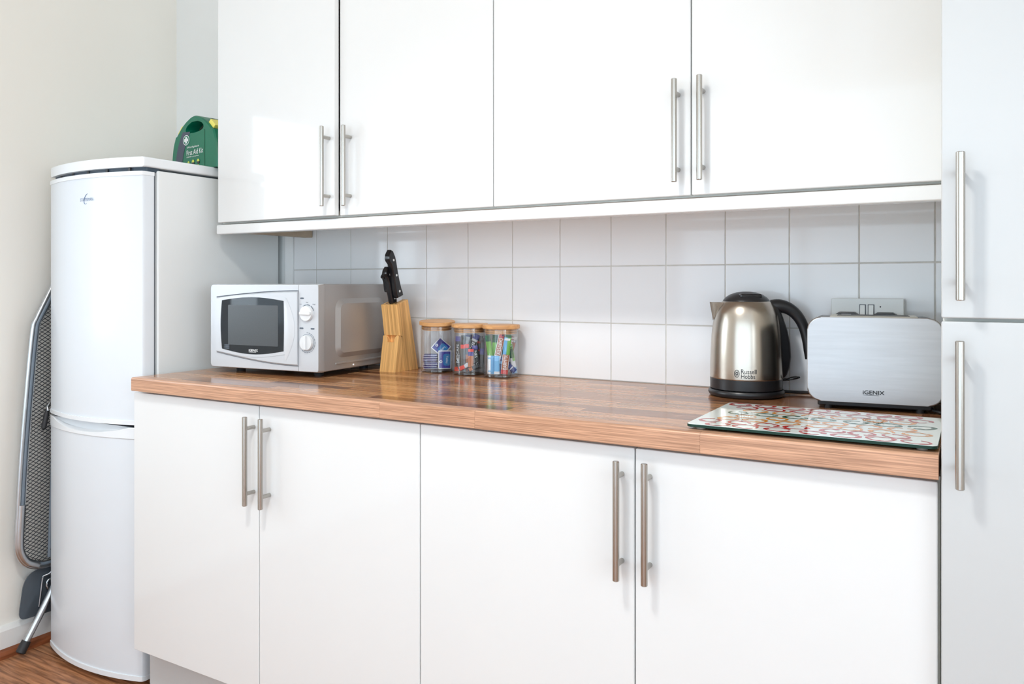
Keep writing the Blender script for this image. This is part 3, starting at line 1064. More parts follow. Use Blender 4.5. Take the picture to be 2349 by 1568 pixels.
# black window with curved sides
def win_outline(grow=0.0):
    pts = []
    xa, xb = -.3455 - grow, -.1165 + grow
    for i in range(17):
        t = i / 16
        pts.append((xa + (xb - xa) * t, zc0 + .1940 + grow + .0095 * math.sin(PI * t)))
    for i in range(1, 8):
        t = i / 8
        pts.append((xb - .0 + .001 * math.sin(PI * t), zc0 + .1940 + grow + (.0545 - .1940 - 2 * grow) * t))
    for i in range(17):
        t = i / 16
        pts.append((xb + (xa - xb) * t, zc0 + .0545 - grow - .0125 * math.sin(PI * t)))
    for i in range(1, 8):
        t = i / 8
        pts.append((xa - .005 * math.sin(PI * t), zc0 + .0545 - grow + (.1940 - .0545 + 2 * grow) * t))
    return pts
b = nb()
prism(b, win_outline(), 'y', FYF - .0068, FYF - .002)
wn = obj('window', b, M['mw_glass'], dr)
b = nb()
wo, wi = win_outline(.0075), win_outline(.0)
ring_strip(b, wo, wi, lambda u, v: (u, FYF - .0072 - (0.0), v))
for i in range(len(wo)):
    pass
obj('window_bezel', b, M['mw_front'], dr)
b = nb()
prism(b, rrect(-.322, -.137, zc0 + .067, zc0 + .181, .003), 'y', FYF - .0071, FYF - .0068)
obj('inner_screen', b, M['mw_screen'], wn)
text('lettering', 'iGENIX', .034, .0072, M['ink_white'], wn, face_y(-.226, FYF - .0076, zc0 + .0535), offset=.012)
b = nb(); box(b, -.243, -.216, FYF - .0077, FYF - .0072, zc0 + .0480, zc0 + .0486)
obj('underline', b, M['ink_white'], wn)
b = nb()
for i in range(4):
    for j in range(3):
        box(b, -.335 + i * .0048, -.3313 + i * .0048, FYF - .0076, FYF - .0072, zc0 + .055 + j * .0045, zc0 + .0583 + j * .0045)
obj('printed_symbols', b, M['ink_grey'], wn)
# concave grip between window and panel
b = nb()
n = 20
A, B, D = [], [], []
for i in range(n + 1):
    t = i / n
    zz = zc0 + .030 + .172 * t
    w = .034 * math.sin(PI * (.04 + .92 * t))
    A.append(b.verts.new((-.113, FYF - .0074, zz)))
    D.append(b.verts.new((-.113 + w * .5, FYF - .0066 - .004 * math.sin(PI * t), zz)))
    B.append(b.verts.new((-.113 + w, FYF - .0064, zz)))
for i in range(n):
    b.faces.new((A[i], D[i], D[i + 1], A[i + 1])); b.faces.new((D[i], B[i], B[i + 1], D[i + 1]))
obj('grip', b, mat('grip silver', (0.60, 0.615, 0.64, 1), 0.35, 0.15), dr, 3.2)
# control panel: dials and print
def dial(zc, ridge):
    b = nb()
    lathe(b, [(.0215, 0), (.0215, .004), (.020, .008), (0, .0085)], 36)
    box(b, -.0190, .0190, -.0042, .0042, .006, .0128, .002, 2, Matrix.Rotation(R(ridge), 4, 'Z'))
    mt = Matrix.Translation((-.0405, FYF, zc)) @ Matrix.Rotation(R(90), 4, 'X')
    bmesh.ops.transform(b, matrix=mt, verts=b.verts)
    return obj('dial', b, M['mw_knob'], cp, .6)
dial(zc0 + .1605, 0); dial(zc0 + .0805, 90)
pr = nb()
def arcpr(zc, r0, r1, a0, a1):
    k = 24
    A = []
    for i in range(k + 1):
        a = R(a0 + (a1 - a0) * i / k)
        A.append((pr.verts.new((-.0405 + r0 * math.cos(a), FYF - .0004, zc + r0 * math.sin(a))), pr.verts.new((-.0405 + r1 * math.cos(a), FYF - .0004, zc + r1 * math.sin(a)))))
    for p, q in zip(A[:-1], A[1:]):
        pr.faces.new((p[0], p[1], q[1], q[0]))
for a0, a1 in ((18, 58), (66, 96), (102, 128)):
    arcpr(zc0 + .1605, .0225, .0245, a0, a1)
arcpr(zc0 + .0805, .0228, .0236, -250, 110)
arcpr(zc0 + .0805, .0265, .0272, -125, 90)
for i in range(13):
    a = R(-125 + i * 18)
    cxp, czp = -.0405 + .0272 * math.cos(a), zc0 + .0805 + .0272 * math.sin(a)
    box(pr, cxp - .0009, cxp + .0009, FYF - .0006, FYF - .0001, czp - .0009, czp + .0009)
for x, zz, w in ((-.058, .2015, .012), (-.060, .1195, .013), (-.022, .1190, .013)):
    prism(pr, rrect(x - w / 2, x + w / 2, zc0 + zz - .0022, zc0 + zz + .0022, .002, 3), 'y', FYF - .0006, FYF - .0001)
obj('printed_scale', pr, M['ink_grey'], cp)
for x, zz, s_ in ((-.063, .186, 'Low'), (-.0405, .1905, 'Med'), (-.017, .185, 'High')):
    text('lettering', s_, .0025 * len(s_), .0034, M['ink_grey'], cp, face_y(x, FYF - .0005, zc0 + zz))
for x, zz in ((-.35, .05), (-.06, .05), (-.35, .26), (-.06, .26)):
    b = nb(); cyl(b, (x, zz, 0), (x, zz, ZB + .001), .013, .015, 18)
    obj('foot', b, M['rubber'], mw, .6)

# ================================================================== KNIFE BLOCK AND KNIVES
KX = -1.375
kb = thing('knife_block', 'slanted pine knife block on the worktop beside the microwave', 'knife block', (KX - .029, -.085, WT))
KO = (KX - .029, -.085, WT)
b = nb()
prism(b, [(-.1337, 1.0995), (-.1195, 1.0100), (-.1085, 1.0060), (-.1050, WT), (-.0297, WT), (-.0806, 1.1150)], 'x', KX - .0585, KX, .0012, 2)
body = obj('block_body', at(b, KO), M['block'], kb, .4)
b = nb()
x0, x1 = KX - .0585, KX
fp = [(x0, WT), (x1, WT), (x1, 1.0085), (x1 - .008, 1.0105), (x1 - .0135, 1.004), (x1 - .017, .990), (x0 + .019, .990), (x0 + .015, 1.004), (x0 + .009, 1.0105), (x0, 1.0085)]
A = [b.verts.new((u, -.1400 + (v - WT) * .155, v)) for u, v in fp]
B = [b.verts.new((u, -.1055 - (v - WT) * .025, v)) for u, v in fp]
b.faces.new(A); b.faces.new(B[::-1])
for i in range(len(fp)):
    j = (i + 1) % len(fp)
    b.faces.new((A[i], B[i], B[j], A[j]))
obj('front_rest', at(b, KO), M['block_rest'], kb, .4)
sl = nb()
tn = Vector((0, -.0806 + .1337, 1.115 - 1.0995)).normalized()
for xx, a0, a1 in ((KX - .046, .008, .042), (KX - .030, .006, .046), (KX - .014, .010, .048)):
    p0 = Vector((xx, -.1337, 1.0997)) + tn * a0; p1 = Vector((xx, -.1337, 1.0997)) + tn * a1
    up_ = Vector((0, -tn.z, tn.y)) * .0004
    w = Vector((.0019, 0, 0))
    vs4 = [sl.verts.new(p) for p in (p0 - w + up_, p1 - w + up_, p1 + w + up_, p0 + w + up_)]
    sl.faces.new(vs4)
obj('slots', at(sl, KO), M['ink'], body)
axis = Vector((0, -.295, .955)).normalized()      # the slant of the block: up and forward
perp = Vector((0, axis.z, -axis.y))                                 # towards the wall
def knife(label, x, s, off, L_, wid, thick, blade_w, gap=.006):
    """x: plane of the knife; off: along the block's top from the front; L_ handle length"""
    base = Vector((x, -.1337, 1.0997)) + tn * off
    t = thing('kitchen_knife', label, 'knife', base, group='knives in the block')
    hb = nb()
    prof = [(-.50, .00), (.50, .00), (.52, .06), (.40, .16), (.34, .35), (.36, .55), (.42, .72), (.40, .84), (.18, .97), (-.10, 1.0), (-.62, .93), (-.82, .86), (-.80, .80), (-.52, .72), (-.44, .55), (-.50, .35), (-.60, .16), (-.62, .05)]
    A, B, A2, B2 = [], [], [], []
    for u, v in prof:
        p = axis * (gap + v * L_) + perp * (u * wid)
        q = axis * (gap + (v * .97 + .015) * L_) + perp * (u * wid * .82)
        A.append(hb.verts.new(p + Vector((-thick * .32, 0, 0)))); B.append(hb.verts.new(p + Vector((thick * .32, 0, 0))))
        A2.append(hb.verts.new(q + Vector((-thick * .5, 0, 0)))); B2.append(hb.verts.new(q + Vector((thick * .5, 0, 0))))
    n_ = len(prof)
    for P_, Q_ in ((A, B), (A2, A), (B, B2)):
        for i in range(n_):
            j = (i + 1) % n_
            hb.faces.new((P_[i], Q_[i], Q_[j], P_[j]))
    hb.faces.new(A2); hb.faces.new(B2[::-1])
    h = obj('handle', hb, M['black_gloss'], t, .6)
    for v in (.12, .46, .78):
        p = axis * (gap + v * L_) + perp * (-.02 * wid)
        rb = nb()
        lathe(rb, [(.0037, -.0004), (.0035, .0004), (0, .0009)], 14)
        bmesh.ops.transform(rb, matrix=Matrix.Translation(p + Vector((thick * .5, 0, 0))) @ Matrix.Rotation(R(90), 4, 'Y'), verts=rb.verts)
        obj('rivet', rb, M['rivet'], h, .9)
    bb = nb()
    for u0, u1, v0, v1 in ((-blade_w, blade_w, -.07, gap + .002),):
        P8 = [bb.verts.new(axis * v + perp * u + Vector((dx, 0, 0))) for u in (u0, u1) for v in (v0, v1) for dx in (-.0009, .0009)]
        for q in ((0, 1, 3, 2), (4, 6, 7, 5), (0, 2, 6, 4), (1, 5, 7, 3), (0, 4, 5, 1), (2, 3, 7, 6)):
            bb.faces.new([P8[i] for i in q])
    obj('blade', bb, M['blade'], t)
    return t
knife('largest black riveted knife, at the back right of the block', KX - .012, 1, .030, .143, .027, .017, .012, .016)
knife('medium black riveted knife, pushed in lowest at the front of the block', KX - .027, 1, .021, .110, .025, .016, .010, .001)
knife('slim black knife on the left of the block with its blade showing', KX - .038, 1, .020, .056, .020, .014, .009, .036)

# ================================================================== STORAGE JARS
VZ = R(30.45)           # turn that sets a small thing square to the viewer
def jar(label, x, y):
    t = thing('storage_jar', label, 'jar', (x, y, WT), VZ, 'clear storage jars with bamboo lids')
    b = nb()
    lathe(b, [(.0482, .008), (.0485, .012), (.0485, .131), (.0478, .1325), (.0468, .1325), (.0468, .009)], 56)
    obj('glass_body', b, M['jar_glass'], t, .8)
    b = nb()
    lathe(b, [(0, .0), (.045, 0), (.0482, .003), (.0482, .0080), (.0465, .0085), (0, .0075)], 56)
    obj('glass_base', b, M['jar_base'], t, .8)
    b = nb()
    lathe(b, [(0, .1335), (.0512, .1335), (.0522, .1345), (.0522, .1425), (.0512, .1440), (0, .1440)], 56)
    l = obj('lid', b, M['bamboo'], t, .5)
    b = nb()
    lathe(b, [(0, .1195), (.0435, .1195), (.0445, .1205), (.0445, .1334), (0, .1334)], 48)
    obj('lid_plug', b, M['bamboo'], l, .5)
    for z_ in (.1235, .1290):
        b = nb()
        lathe(b, [(.0446, z_ - .0016), (.0464, z_ - .0006), (.0464, z_ + .0006), (.0446, z_ + .0016)], 48)
        obj('seal_ring', b, M['silicone'], l, .9)
    return t, l
J1, J2, J3 = (-1.2857, -.057), (-1.1676, -.062), (-1.061, -.066)
l1 = jar('clear jar of blue tea envelopes, next to the knife block', *J1)[1]
l1.matrix_local = Matrix.Translation((0, 0, .0010)) @ Matrix.Translation((0, -.052, .1335)) @ Matrix.Rotation(R(4), 4, 'X') @ Matrix.Translation((0, .052, -.1335))
jar('clear jar of dark coffee sticks, middle of the three jars', *J2)
jar('clear jar of green and brown milk sticks, right of the three jars', *J3)
cV, sV = math.cos(VZ), math.sin(VZ)
def inj(J, u, v, z):
    """place inside jar J: u to the viewer's right, v away from the viewer"""
    return (J[0] + u * cV - v * sV, J[1] + u * sV + v * cV, z)

def envelope(label, loc, rot, w, h, th=.0034, pic=True, group='tea envelopes in the first jar'):
    t = thing('tea_envelope', label, 'tea bag', loc, rot=rot, group=group)
    b = nb()
    box(b, -w / 2, w / 2, -th / 2, th / 2, -h / 2, h / 2, th * .42, 2)
    obj('envelope', b, M['paper' if pic else 'tea_blue'], t, .7)
    if not pic:
        b = nb()
        box(b, -w / 2 - .0006, w / 2 + .0006, -.0006, .0006, -h / 2 - .0006, h / 2 + .0006)
        obj('white_seam', b, M['paper'], t, label='white sealed edge')
    b = nb()
    for s in (-1, 1):
        box(b, -w / 2 + .0028, w / 2 - .0028, s * (th / 2 + .0002) - .0002, s * (th / 2 + .0002) + .0002, -h / 2 + .0028, h / 2 - .0028)
    p = obj('print', b, M['tea_blue'], t)
    if pic:
        b = nb()
        pp = rrect(-w * .12, w * .42, -h * .32, h * .32, .006, 4)
        prism(b, pp, 'y', -th / 2 - .0008, -th / 2 - .0005)
        obj('emblem', b, M['tea_light'], p)
        b = nb()
        ring_strip(b, [(-w * .3 + .0042 * math.cos(2 * PI * i / 16), -h * .1 + .0042 * math.sin(2 * PI * i / 16)) for i in range(16)], [(-w * .3 + .002 * math.cos(2 * PI * i / 16), -h * .1 + .002 * math.sin(2 * PI * i / 16)) for i in range(16)], lambda u, v: (u, -th / 2 - .0009, v))
        obj('seal', b, M['ink_white'], p)
        text('lettering', 'Tetley', h * .42, .0075, M['ink_white'], p, face_y(w * .15, -th / 2 - .0010, 0) @ Matrix.Rotation(R(-90), 4, 'Z'))
    return t
names = ['lowest', 'second', 'third', 'fourth', 'fifth', 'sixth', 'seventh', 'topmost']
for k in range(8):
    tilt = R(random.uniform(-2, 2))
    loc = inj(J1, -.0195 + random.uniform(-.001, .001), .002 + random.uniform(-.003, .003), WT + .0116 + k * .0052)
    envelope('blue tea envelope lying flat, %s from the bottom of the stack' % names[k] if 0 < k < 7 else 'blue tea envelope lying flat, %s of the stack in the jar' % names[k],
             loc, (R(90) + tilt, 0, VZ + R(random.uniform(-7, 7))), .041, .034, .0040, False)
envelope('upright blue tea envelope showing its light blue picture, at the jar front', inj(J1, .0235, -.016, WT + .0365), (R(4), 0, VZ + R(8)), .038, .054)
envelope('upright blue tea envelope standing behind the front one', inj(J1, .023, .024, WT + .0355), (R(-3), 0, VZ + R(-4)), .036, .052)
envelope('blue tea envelope turned on its corner on top of the others', inj(J1, .0105, .004, WT + .0710), (R(-28), R(40), VZ), .044, .044)

def stick(name, label, J, u, v, z0, lean, back, L_, w, base, bands, cat, group, words=None, flip=False, twist=0, th=.0036):
    """flat sachet standing from (u,v,z0); lean tilts it to the right, back tilts it away from the viewer"""
    t = thing(name, label, cat, inj(J, u, v, z0), rot=(0, 0, 0), group=group)
    t.rotation_euler = (Matrix.Rotation(VZ, 3, 'Z') @ Matrix.Rotation(R(lean), 3, 'Y') @ Matrix.Rotation(R(-back), 3, 'X') @ Matrix.Rotation(R(twist), 3, 'Z')).to_euler()
    w *= 1.14
    b = nb()
    secs = [(0, .05), (.06, .25), (.12, 1), (.88, 1), (.94, .25), (1, .05)]
    rings = []
    for f, k in secs:
        hh = max(.0005, th / 2 * k)
        rings.append([b.verts.new(p) for p in ((-w / 2, 0, f * L_), (-w * .3, -hh, f * L_), (w * .3, -hh, f * L_), (w / 2, 0, f * L_), (w * .3, hh, f * L_), (-w * .3, hh, f * L_))])
    for a, c in zip(rings[:-1], rings[1:]):
        for i in range(6):
            j = (i + 1) % 6
            b.faces.new((a[i], a[j], c[j], c[i]))
    b.faces.new(rings[0][::-1]); b.faces.new(rings[-1])
    wr = obj('wrapper', b, M[base], t)
    for (f0, f1, mname, side) in bands:
        b = nb()
        fs = [f0 + (f1 - f0) * i / 4 for i in range(5)]
        def hk(f):
            for (fa, ka), (fb, kb_) in zip(secs[:-1], secs[1:]):
                if fa <= f <= fb:
                    return ka + (kb_ - ka) * (f - fa) / (fb - fa)
            return .05
        x0_, x1_ = {0: (-.5, .5), 1: (-.5, 0), 2: (0, .5), 3: (-.42, .42)}[side]
        for i in range(4):
            for s in (-1,):
                q = []
                cols_ = [x for x in (-.5, -.3, 0, .3, .5) if x0_ <= x <= x1_]
                if side == 3: cols_ = [-.42, -.3, .3, .42]
                for c0, c1 in zip(cols_[:-1], cols_[1:]):
                    vv = []
                    for cc_, ff in ((c0, fs[i]), (c1, fs[i]), (c1, fs[i + 1]), (c0, fs[i + 1])):
                        hh = max(.0005, th / 2 * hk(ff)) * (1 if abs(cc_) <= .3 else max(0, (.5 - abs(cc_)) / .2))
                        vv.append(b.verts.new((cc_ * w * 1.01, -hh - .0003, ff * L_)))
                    b.faces.new(vv)
        o = obj('print_band', b, M[mname], wr)
    if words:
        s_, f0, f1, mname, hgt = words
        mt = Matrix.Translation((0, -th / 2 - .0008, (f0 + f1) / 2 * L_)) @ Matrix.Rotation(R(90), 4, 'X') @ Matrix.Rotation(R(-90 if flip else 90), 4, 'Z')
        text('lettering', s_, (f1 - f0) * L_, hgt, M[mname], wr, mt)
    return t
G2 = 'coffee sticks in the middle jar'
def cof(label, *a, **k):
    return stick('coffee_stick', label, J2, *a, cat='sachet', group=G2, **k)
Z0 = WT + .0105
cof('black coffee stick with purple tip and white letters, at the far left of the jar', -.036, -.016, Z0, 2, 0, .098, .0125, 'cof_black', [(.86, 1, 'cof_purple', 0), (0, .12, 'cof_red', 0)], words=('NESCAFE', .25, .78, 'ink_white', .0062))
cof('dark grey coffee stick standing second from the left', -.0235, -.004, Z0, 3, 2, .100, .012, 'cof_grey', [(.1, .8, 'cof_black', 1)])
cof('silver coffee stick leaning to the right behind the grey one', -.030, .006, Z0, 14, 3, .098, .0115, 'cof_silver', [])
cof('long black coffee stick with purple top leaning right across the middle', -.020, -.010, Z0 + .006, 23, -2, .106, .0150, 'cof_black', [(.86, 1, 'cof_purple', 0), (.80, .86, 'cof_silver', 0)], words=('CAFE', .56, .78, 'ink_white', .0075))
cof('grey coffee stick with a red tip in the centre left', -.0165, -.030, Z0, -1, -3, .076, .0115, 'cof_grey', [(.86, 1, 'cof_red', 0)])
cof('brown coffee stick with a red tip beside the grey one', -.0085, -.024, Z0, 1, -2, .077, .0105, 'cof_gold', [(.86, 1, 'cof_red', 0), (.62, .86, 'cof_grey', 0)])
cof('copper brown coffee stick with red and purple bands in the centre', .0035, -.033, Z0, 1, -3, .064, .0135, 'cof_gold', [(.88, 1, 'cof_red', 0), (.70, .88, 'cof_purple', 0), (0, .2, 'cof_black', 0)])
cof('black coffee stick with purple top leaning left at the front', .0250, -.026, Z0, -8, -2, .074, .0140, 'cof_black', [(.84, 1, 'cof_purple', 0)], words=('NESCAFE', .15, .8, 'ink_white', .0070), flip=True)
cof('black coffee stick with red band at the right back', .020, .008, Z0, 6, 3, .098, .013, 'cof_black', [(.78, .84, 'cof_red', 0), (.56, .60, 'cof_red', 0)])
cof('black coffee stick with purple band at the far right', .031, -.006, Z0, 4, 2, .092, .012, 'cof_black', [(.5, .68, 'cof_purple', 0)])
cof('black coffee stick standing against the back of the jar', .002, .028, Z0, -3, 3, .100, .013, 'cof_black', [(.9, 1, 'cof_purple', 0)])
cof('black coffee stick with a purple tip behind the silver one', -.022, .024, Z0, 8, 3, .100, .012, 'cof_black', [(.88, 1, 'cof_purple', 0)])
cof('dark coffee stick with red print lying slanted across the bottom', -.030, -.031, Z0 + .006, 62, 0, .062, .012, 'cof_black', [(.05, .3, 'cof_red', 3), (.3, .5, 'cof_silver', 3)])
cof('dark copper coffee stick lying slanted on the bottom right', -.004, -.040, Z0 + .004, 66, 0, .036, .010, 'cof_black', [(.1, .4, 'cof_gold', 3)])
G3 = 'milk sticks in the right jar'
def milk(label, *a, **k):
    return stick('milk_stick', label, J3, *a, cat='sachet', group=G3, **k)
milk('leaf green milk stick at the far left of the jar', -.024, -.022, Z0 + .002, -7, -2, .104, .0125, 'milk_green', [(.84, 1, 'milk_dgreen', 0)])
milk('leaf green milk stick second from the left', -.020, -.012, Z0 + .002, 2, -2, .104, .0125, 'milk_green', [(.80, 1, 'milk_dgreen', 0)])
milk('brown milk stick with a flag top and upside-down letters, leaning right', -.019, -.026, Z0 + .003, 12, -3, .110, .0160, 'paper', [(.44, .89, 'milk_brown', 3), (.89, 1, 'flag_red', 3), (.91, 1, 'milk_dblue', 2)], words=('DAIRYSTIX', .46, .88, 'ink_white', .0105), flip=True)
milk('tall milk stick, green and pale blue above, brown lettered below, at the front', .0085, -.036, Z0, 6, -2, .108, .0165, 'paper', [(.11, .50, 'milk_brown', 3), (.0, .11, 'flag_red', 0), (.50, .94, 'milk_blue', 1), (.50, .94, 'milk_green', 2), (.93, 1, 'milk_dgreen', 0)], words=('DAIRYSTIX', .12, .49, 'ink_white', .0105))
milk('brown milk stick with a flag top leaning right at the back', .010, -.002, Z0, 15, 3, .104, .014, 'milk_brown', [(.84, 1, 'paper', 0), (.88, 1, 'flag_red', 1), (.84, .95, 'milk_dblue', 2)])
milk('white and green milk stick leaning left at the right side', .038, -.016, Z0, -10, 0, .086, .012, 'paper', [(.4, .95, 'milk_green', 2), (.5, .9, 'milk_dgreen', 3), (0, .2, 'milk_blue', 0)])
milk('white milk stick leaning left behind the tall one', .034, -.006, Z0, -15, 0, .066, .012, 'paper', [(0, .5, 'milk_dblue', 1)])
milk('sky blue and white sachet standing at the left front', -.0285, -.028, Z0, 1, -2, .050, .017, 'milk_blue', [(.0, 1, 'paper', 1)], twist=-14)
milk('pale blue sachet standing beside the white one', -.0115, -.037, Z0, 0, -2, .050, .0130, 'milk_blue', [(0, .15, 'paper', 0)])
milk('navy sachet standing low in the middle of the jar', .000, -.024, Z0, 3, -2, .046, .014, 'milk_dblue', [(.6, .75, 'milk_blue', 0)])
milk('navy sachet lying slanted at the bottom right', .020, -.030, Z0 + .024, 132, 0, .026, .012, 'milk_dblue', [(.4, .5, 'paper', 3)])
milk('dark green milk stick in the middle behind the brown ones', -.002, -.008, Z0, 4, 2, .098, .014, 'milk_dgreen', [(.2, .5, 'milk_brown', 0)])

# ================================================================== KETTLE
KC = (-.3815, -.095, WT)
HD = R(22)              # direction of the kettle's handle
kt = thing('kettle', 'brushed steel kettle with black handle and lid, standing on its base', 'kettle', (KC[0], KC[1], WT + .0165), HD)
kz = .0165
b = nb()
lathe(b, [(.0800, .0415 - kz + .0), (.0808, .044 - kz), (.0806, .07 - kz), (.0795, .105 - kz), (.0775, .140 - kz), (.0745, .165 - kz), (.0700, .188 - kz), (.0640, .203 - kz), (.0560, .2145 - kz), (.0525, .2170 - kz), (.0490, .2175 - kz)], 64)
obj('steel_body', b, M['kettle'], kt, .9)
b = nb()
lathe(b, [(0, .0005), (.079, .0005), (.0805, .002), (.0808, .0245), (.0795, .0255), (0, .0255)], 64)
obj('lower_band', b, M['black'], kt, .6)
b = nb()
lathe(b, [(.0520, .2165 - kz), (.0518, .2190 - kz), (.046, .2260 - kz), (.036, .2325 - kz), (.022, .2375 - kz), (.008, .2392 - kz), (0, .2393 - kz)], 48)
ld = obj('lid', b, M['black'], kt, .9)
b = nb()
pts = [(.030 * math.cos(R(a)), -.012 + .010 * math.sin(R(a)) - .012, .2312 - kz + .0042 * math.sin(R(a)) ** 1 + .004) for a in range(0, 360, 15)]
box(b, -.025, .025, -.041, -.020, .2240 - kz, .2345 - kz, .004, 3)
bmesh.ops.rotate(b, matrix=Matrix.Rotation(VZ - HD, 3, 'Z'), verts=b.verts)
obj('lid_tab', b, M['black_gloss'], ld, .6)
# handle: arch of flattened section, plus the column down the body
hz0 = -kz
b = nb()
pth = [(.056, 0, .205 + hz0), (.072, 0, .2065 + hz0), (.090, 0, .2025 + hz0), (.106, 0, .1920 + hz0), (.119, 0, .176 + hz0), (.128, 0, .156 + hz0), (.134, 0, .130 + hz0), (.137, 0, .105 + hz0), (.1375, 0, .085 + hz0)]
pth = smooth_path(pth, 4)
hr = [.0135, .0135, .0125, .0115, .0108, .0100, .0092, .0085, .006]
hr = [hr[min(8, i // 4)] + (hr[min(8, i // 4 + 1)] - hr[min(8, i // 4)]) * (i % 4) / 4 for i in range(len(pth))]
tube(b, pth, hr, 16, flat=1.15, up=(0, 1, 0))
obj('handle', b, M['black'], kt, .9)
b = nb()
cols = [(.2125, .060, .050, .016), (.200, .073, .055, .017), (.180, .081, .062, .0175), (.150, .0905, .068, .0175), (.120, .0965, .07, .017), (.090, .0985, .071, .0165), (.065, .096, .072, .0155), (.050, .090, .072, .014), (.042, .0835, .072, .012)]
rings = []
for z_, xo, xi, w in cols:
    rings.append([b.verts.new(p) for p in ((xi, -w, z_ + hz0), (xo - .006, -w * .9, z_ + hz0), (xo, -w * .45, z_ + hz0), (xo, w * .45, z_ + hz0), (xo - .006, w * .9, z_ + hz0), (xi, w, z_ + hz0))])
for a, c in zip(rings[:-1], rings[1:]):
    for i in range(6):
        j = (i + 1) % 6
        b.faces.new((a[i], a[j], c[j], c[i]))
b.faces.new(rings[0]); b.faces.new(rings[-1][::-1])
obj('handle_column', b, M['black'], kt, .9)
# spout opposite the handle
b = nb()
sp = [(.196, -.062, .0225), (.2130, -.0815, .0)]
top_ring = [(-.0480, .024, .214), (-.0700, .0125, .2145), (-.0820, 0, .2150), (-.0700, -.0125, .2145), (-.0480, -.024, .214)]
bot_ring = [(-.0690, .010, .184), (-.0735, .005, .176), (-.0745, 0, .172), (-.0735, -.005, .176), (-.0690, -.010, .184)]
A = [b.verts.new((x, y, z_ + hz0)) for x, y, z_ in top_ring]
B = [b.verts.new((x, y, z_ + hz0)) for x, y, z_ in bot_ring]
for i in range(4):
    b.faces.new((A[i], A[i + 1], B[i + 1], B[i]))
bmesh.ops.solidify(b, geom=b.faces[:], thickness=.0008)
obj('spout', b, M['kettle'], kt, 1.0)
b = nb()
lp = [(.0800, 0, .0265), (.092, 0, .0275), (.100, .004, .0305), (.111, .005, .0325), (.1175, 0, .0325), (.111, -.005, .0315), (.100, -.004, .0292), (.092, 0, .0268)]
tube(b, [(x, y, z_ + .0 - .006) for x, y, z_ in lp], .0026, 8)
obj('switch_lever', b, M['black_gloss'], kt, .9)
def on_kettle(px0, z0):
    a0 = math.radians(-90) + VZ - HD
    rr = .0813
    def f(p):
        a = a0 + (p.x + px0) / rr
        return Vector((rr * math.cos(a), rr * math.sin(a), z0 + p.y))
    return f
text('lettering', 'Russell', .0335, .0100, M['ink'], kt, None, wrap=on_kettle(-.0175, .0625 - kz), offset=.004)
text('lettering', 'Hobbs', .0300, .0095, M['ink'], kt, None, wrap=on_kettle(-.0190, .0517 - kz), offset=.004)
em = nb()
fk = on_kettle(-.0435, .0575 - kz)
for ro, ri in ((.0075, .0066), (.0058, .0052), (.0036, .0018)):
    ring_strip(em, [(ro * .8 * math.cos(2 * PI * i / 28), ro * 1.15 * math.sin(2 * PI * i / 28)) for i in range(28)], [(ri * .8 * math.cos(2 * PI * i / 28), ri * 1.15 * math.sin(2 * PI * i / 28)) for i in range(28)], lambda u, v: fk(Vector((u, v, 0))))
obj('emblem', em, M['ink'], kt)
ks = thing('power_stand', 'round black power stand and cord under the kettle', 'stand', KC, HD)
b = nb()
lathe(b, [(0, .0005), (.078, .0005), (.0825, .003), (.0850, .008), (.0845, .0125), (.082, .0158), (0, .0160)], 64)
obj('base_plate', b, M['black'], ks, .6)
b = nb()
def loc_k(x, y, z_):
    v = Matrix.Rotation(-HD, 3, 'Z') @ Vector((x - KC[0], y - KC[1], z_ - WT))
    return v
cord = [(-.315, -.045, WT + .008), (-.29, -.030, WT + .006), (-.265, -.022, WT + .006), (-.24, -.016, WT + .006), (-.20, -.012, WT + .010), (-.165, -.013, WT + .05), (-.166, -.026, WT + .13), (-.1665, -.034, WT + .148)]
tube(b, [loc_k(*p) for p in cord], .0034, 8)
obj('cord', b, M['rubber'], ks, .9)

# ================================================================== TOASTER
TA = R(7)
TO = (-.1105, -.132, WT)
ts = thing('toaster', 'stainless steel two slice toaster on the worktop against the tall cabinet', 'toaster', TO, TA)
hw = .1235
zf0, zf1 = .0175, .1885
b = nb()
prism(b, rrect(-hw, hw, zf0, zf1, .026, 8), 'y', -.0790, -.0735, .0022, 3)
pnl = obj('front_panel', b, M['toaster'], ts, .6)
b = nb()
prism(b, rrect(-hw - .0012, hw + .0012, zf0 - .0012, zf1 + .0008, .027, 8), 'y', -.0745, -.0690, .001, 1)
obj('front_rim', b, M['toaster_rim'], ts, .6)
b = nb()
prism(b, rrect(-hw, hw, zf0, zf1 - .001, .026, 8), 'y', -.0692, .0640, .001, 1)
obj('housing', b, M['black'], ts, .6)
b = nb()
prism(b, rrect(-hw, hw, zf0, zf1, .026, 8), 'y', .0640, .0700, .002, 2)
obj('back_panel', b, M['toaster'], ts, .6)
b = nb()
box(b, -.082, .082, -.050, .050, zf1 - .0012, zf1 + .0022, .001, 1)
tp = obj('top_plate', b, mat('cream steel top', (0.62, 0.58, 0.50, 1), 0.3, 0.7), ts)
for y0 in (-.034, .012):
    b = nb(); box(b, -.068, .068, y0, y0 + .024, zf1 + .0019, zf1 + .0027)
    obj('bread_slot', b, M['ink'], tp)
b = nb()
box(b, -.105, .105, -.062, .055, .006, zf0 + .004, .002, 1)
obj('base', b, M['black'], ts)
for sx in (-.085, .085):
    for sy in (-.055, .045):
        b = nb(); cyl(b, (sx, sy, 0), (sx, sy, .008), .0075, seg=14)
        obj('foot', b, M['rubber'], ts, .6)
text('lettering', 'iGENIX', .0400, .0080, M['ink'], pnl, face_y(.0005, -.0796, .0390), offset=.022)
b = nb()
box(b, -.0185, .0100, -.0797, -.0792, .0330, .0336)
obj('underline', b, M['ink'], pnl)
b = nb()
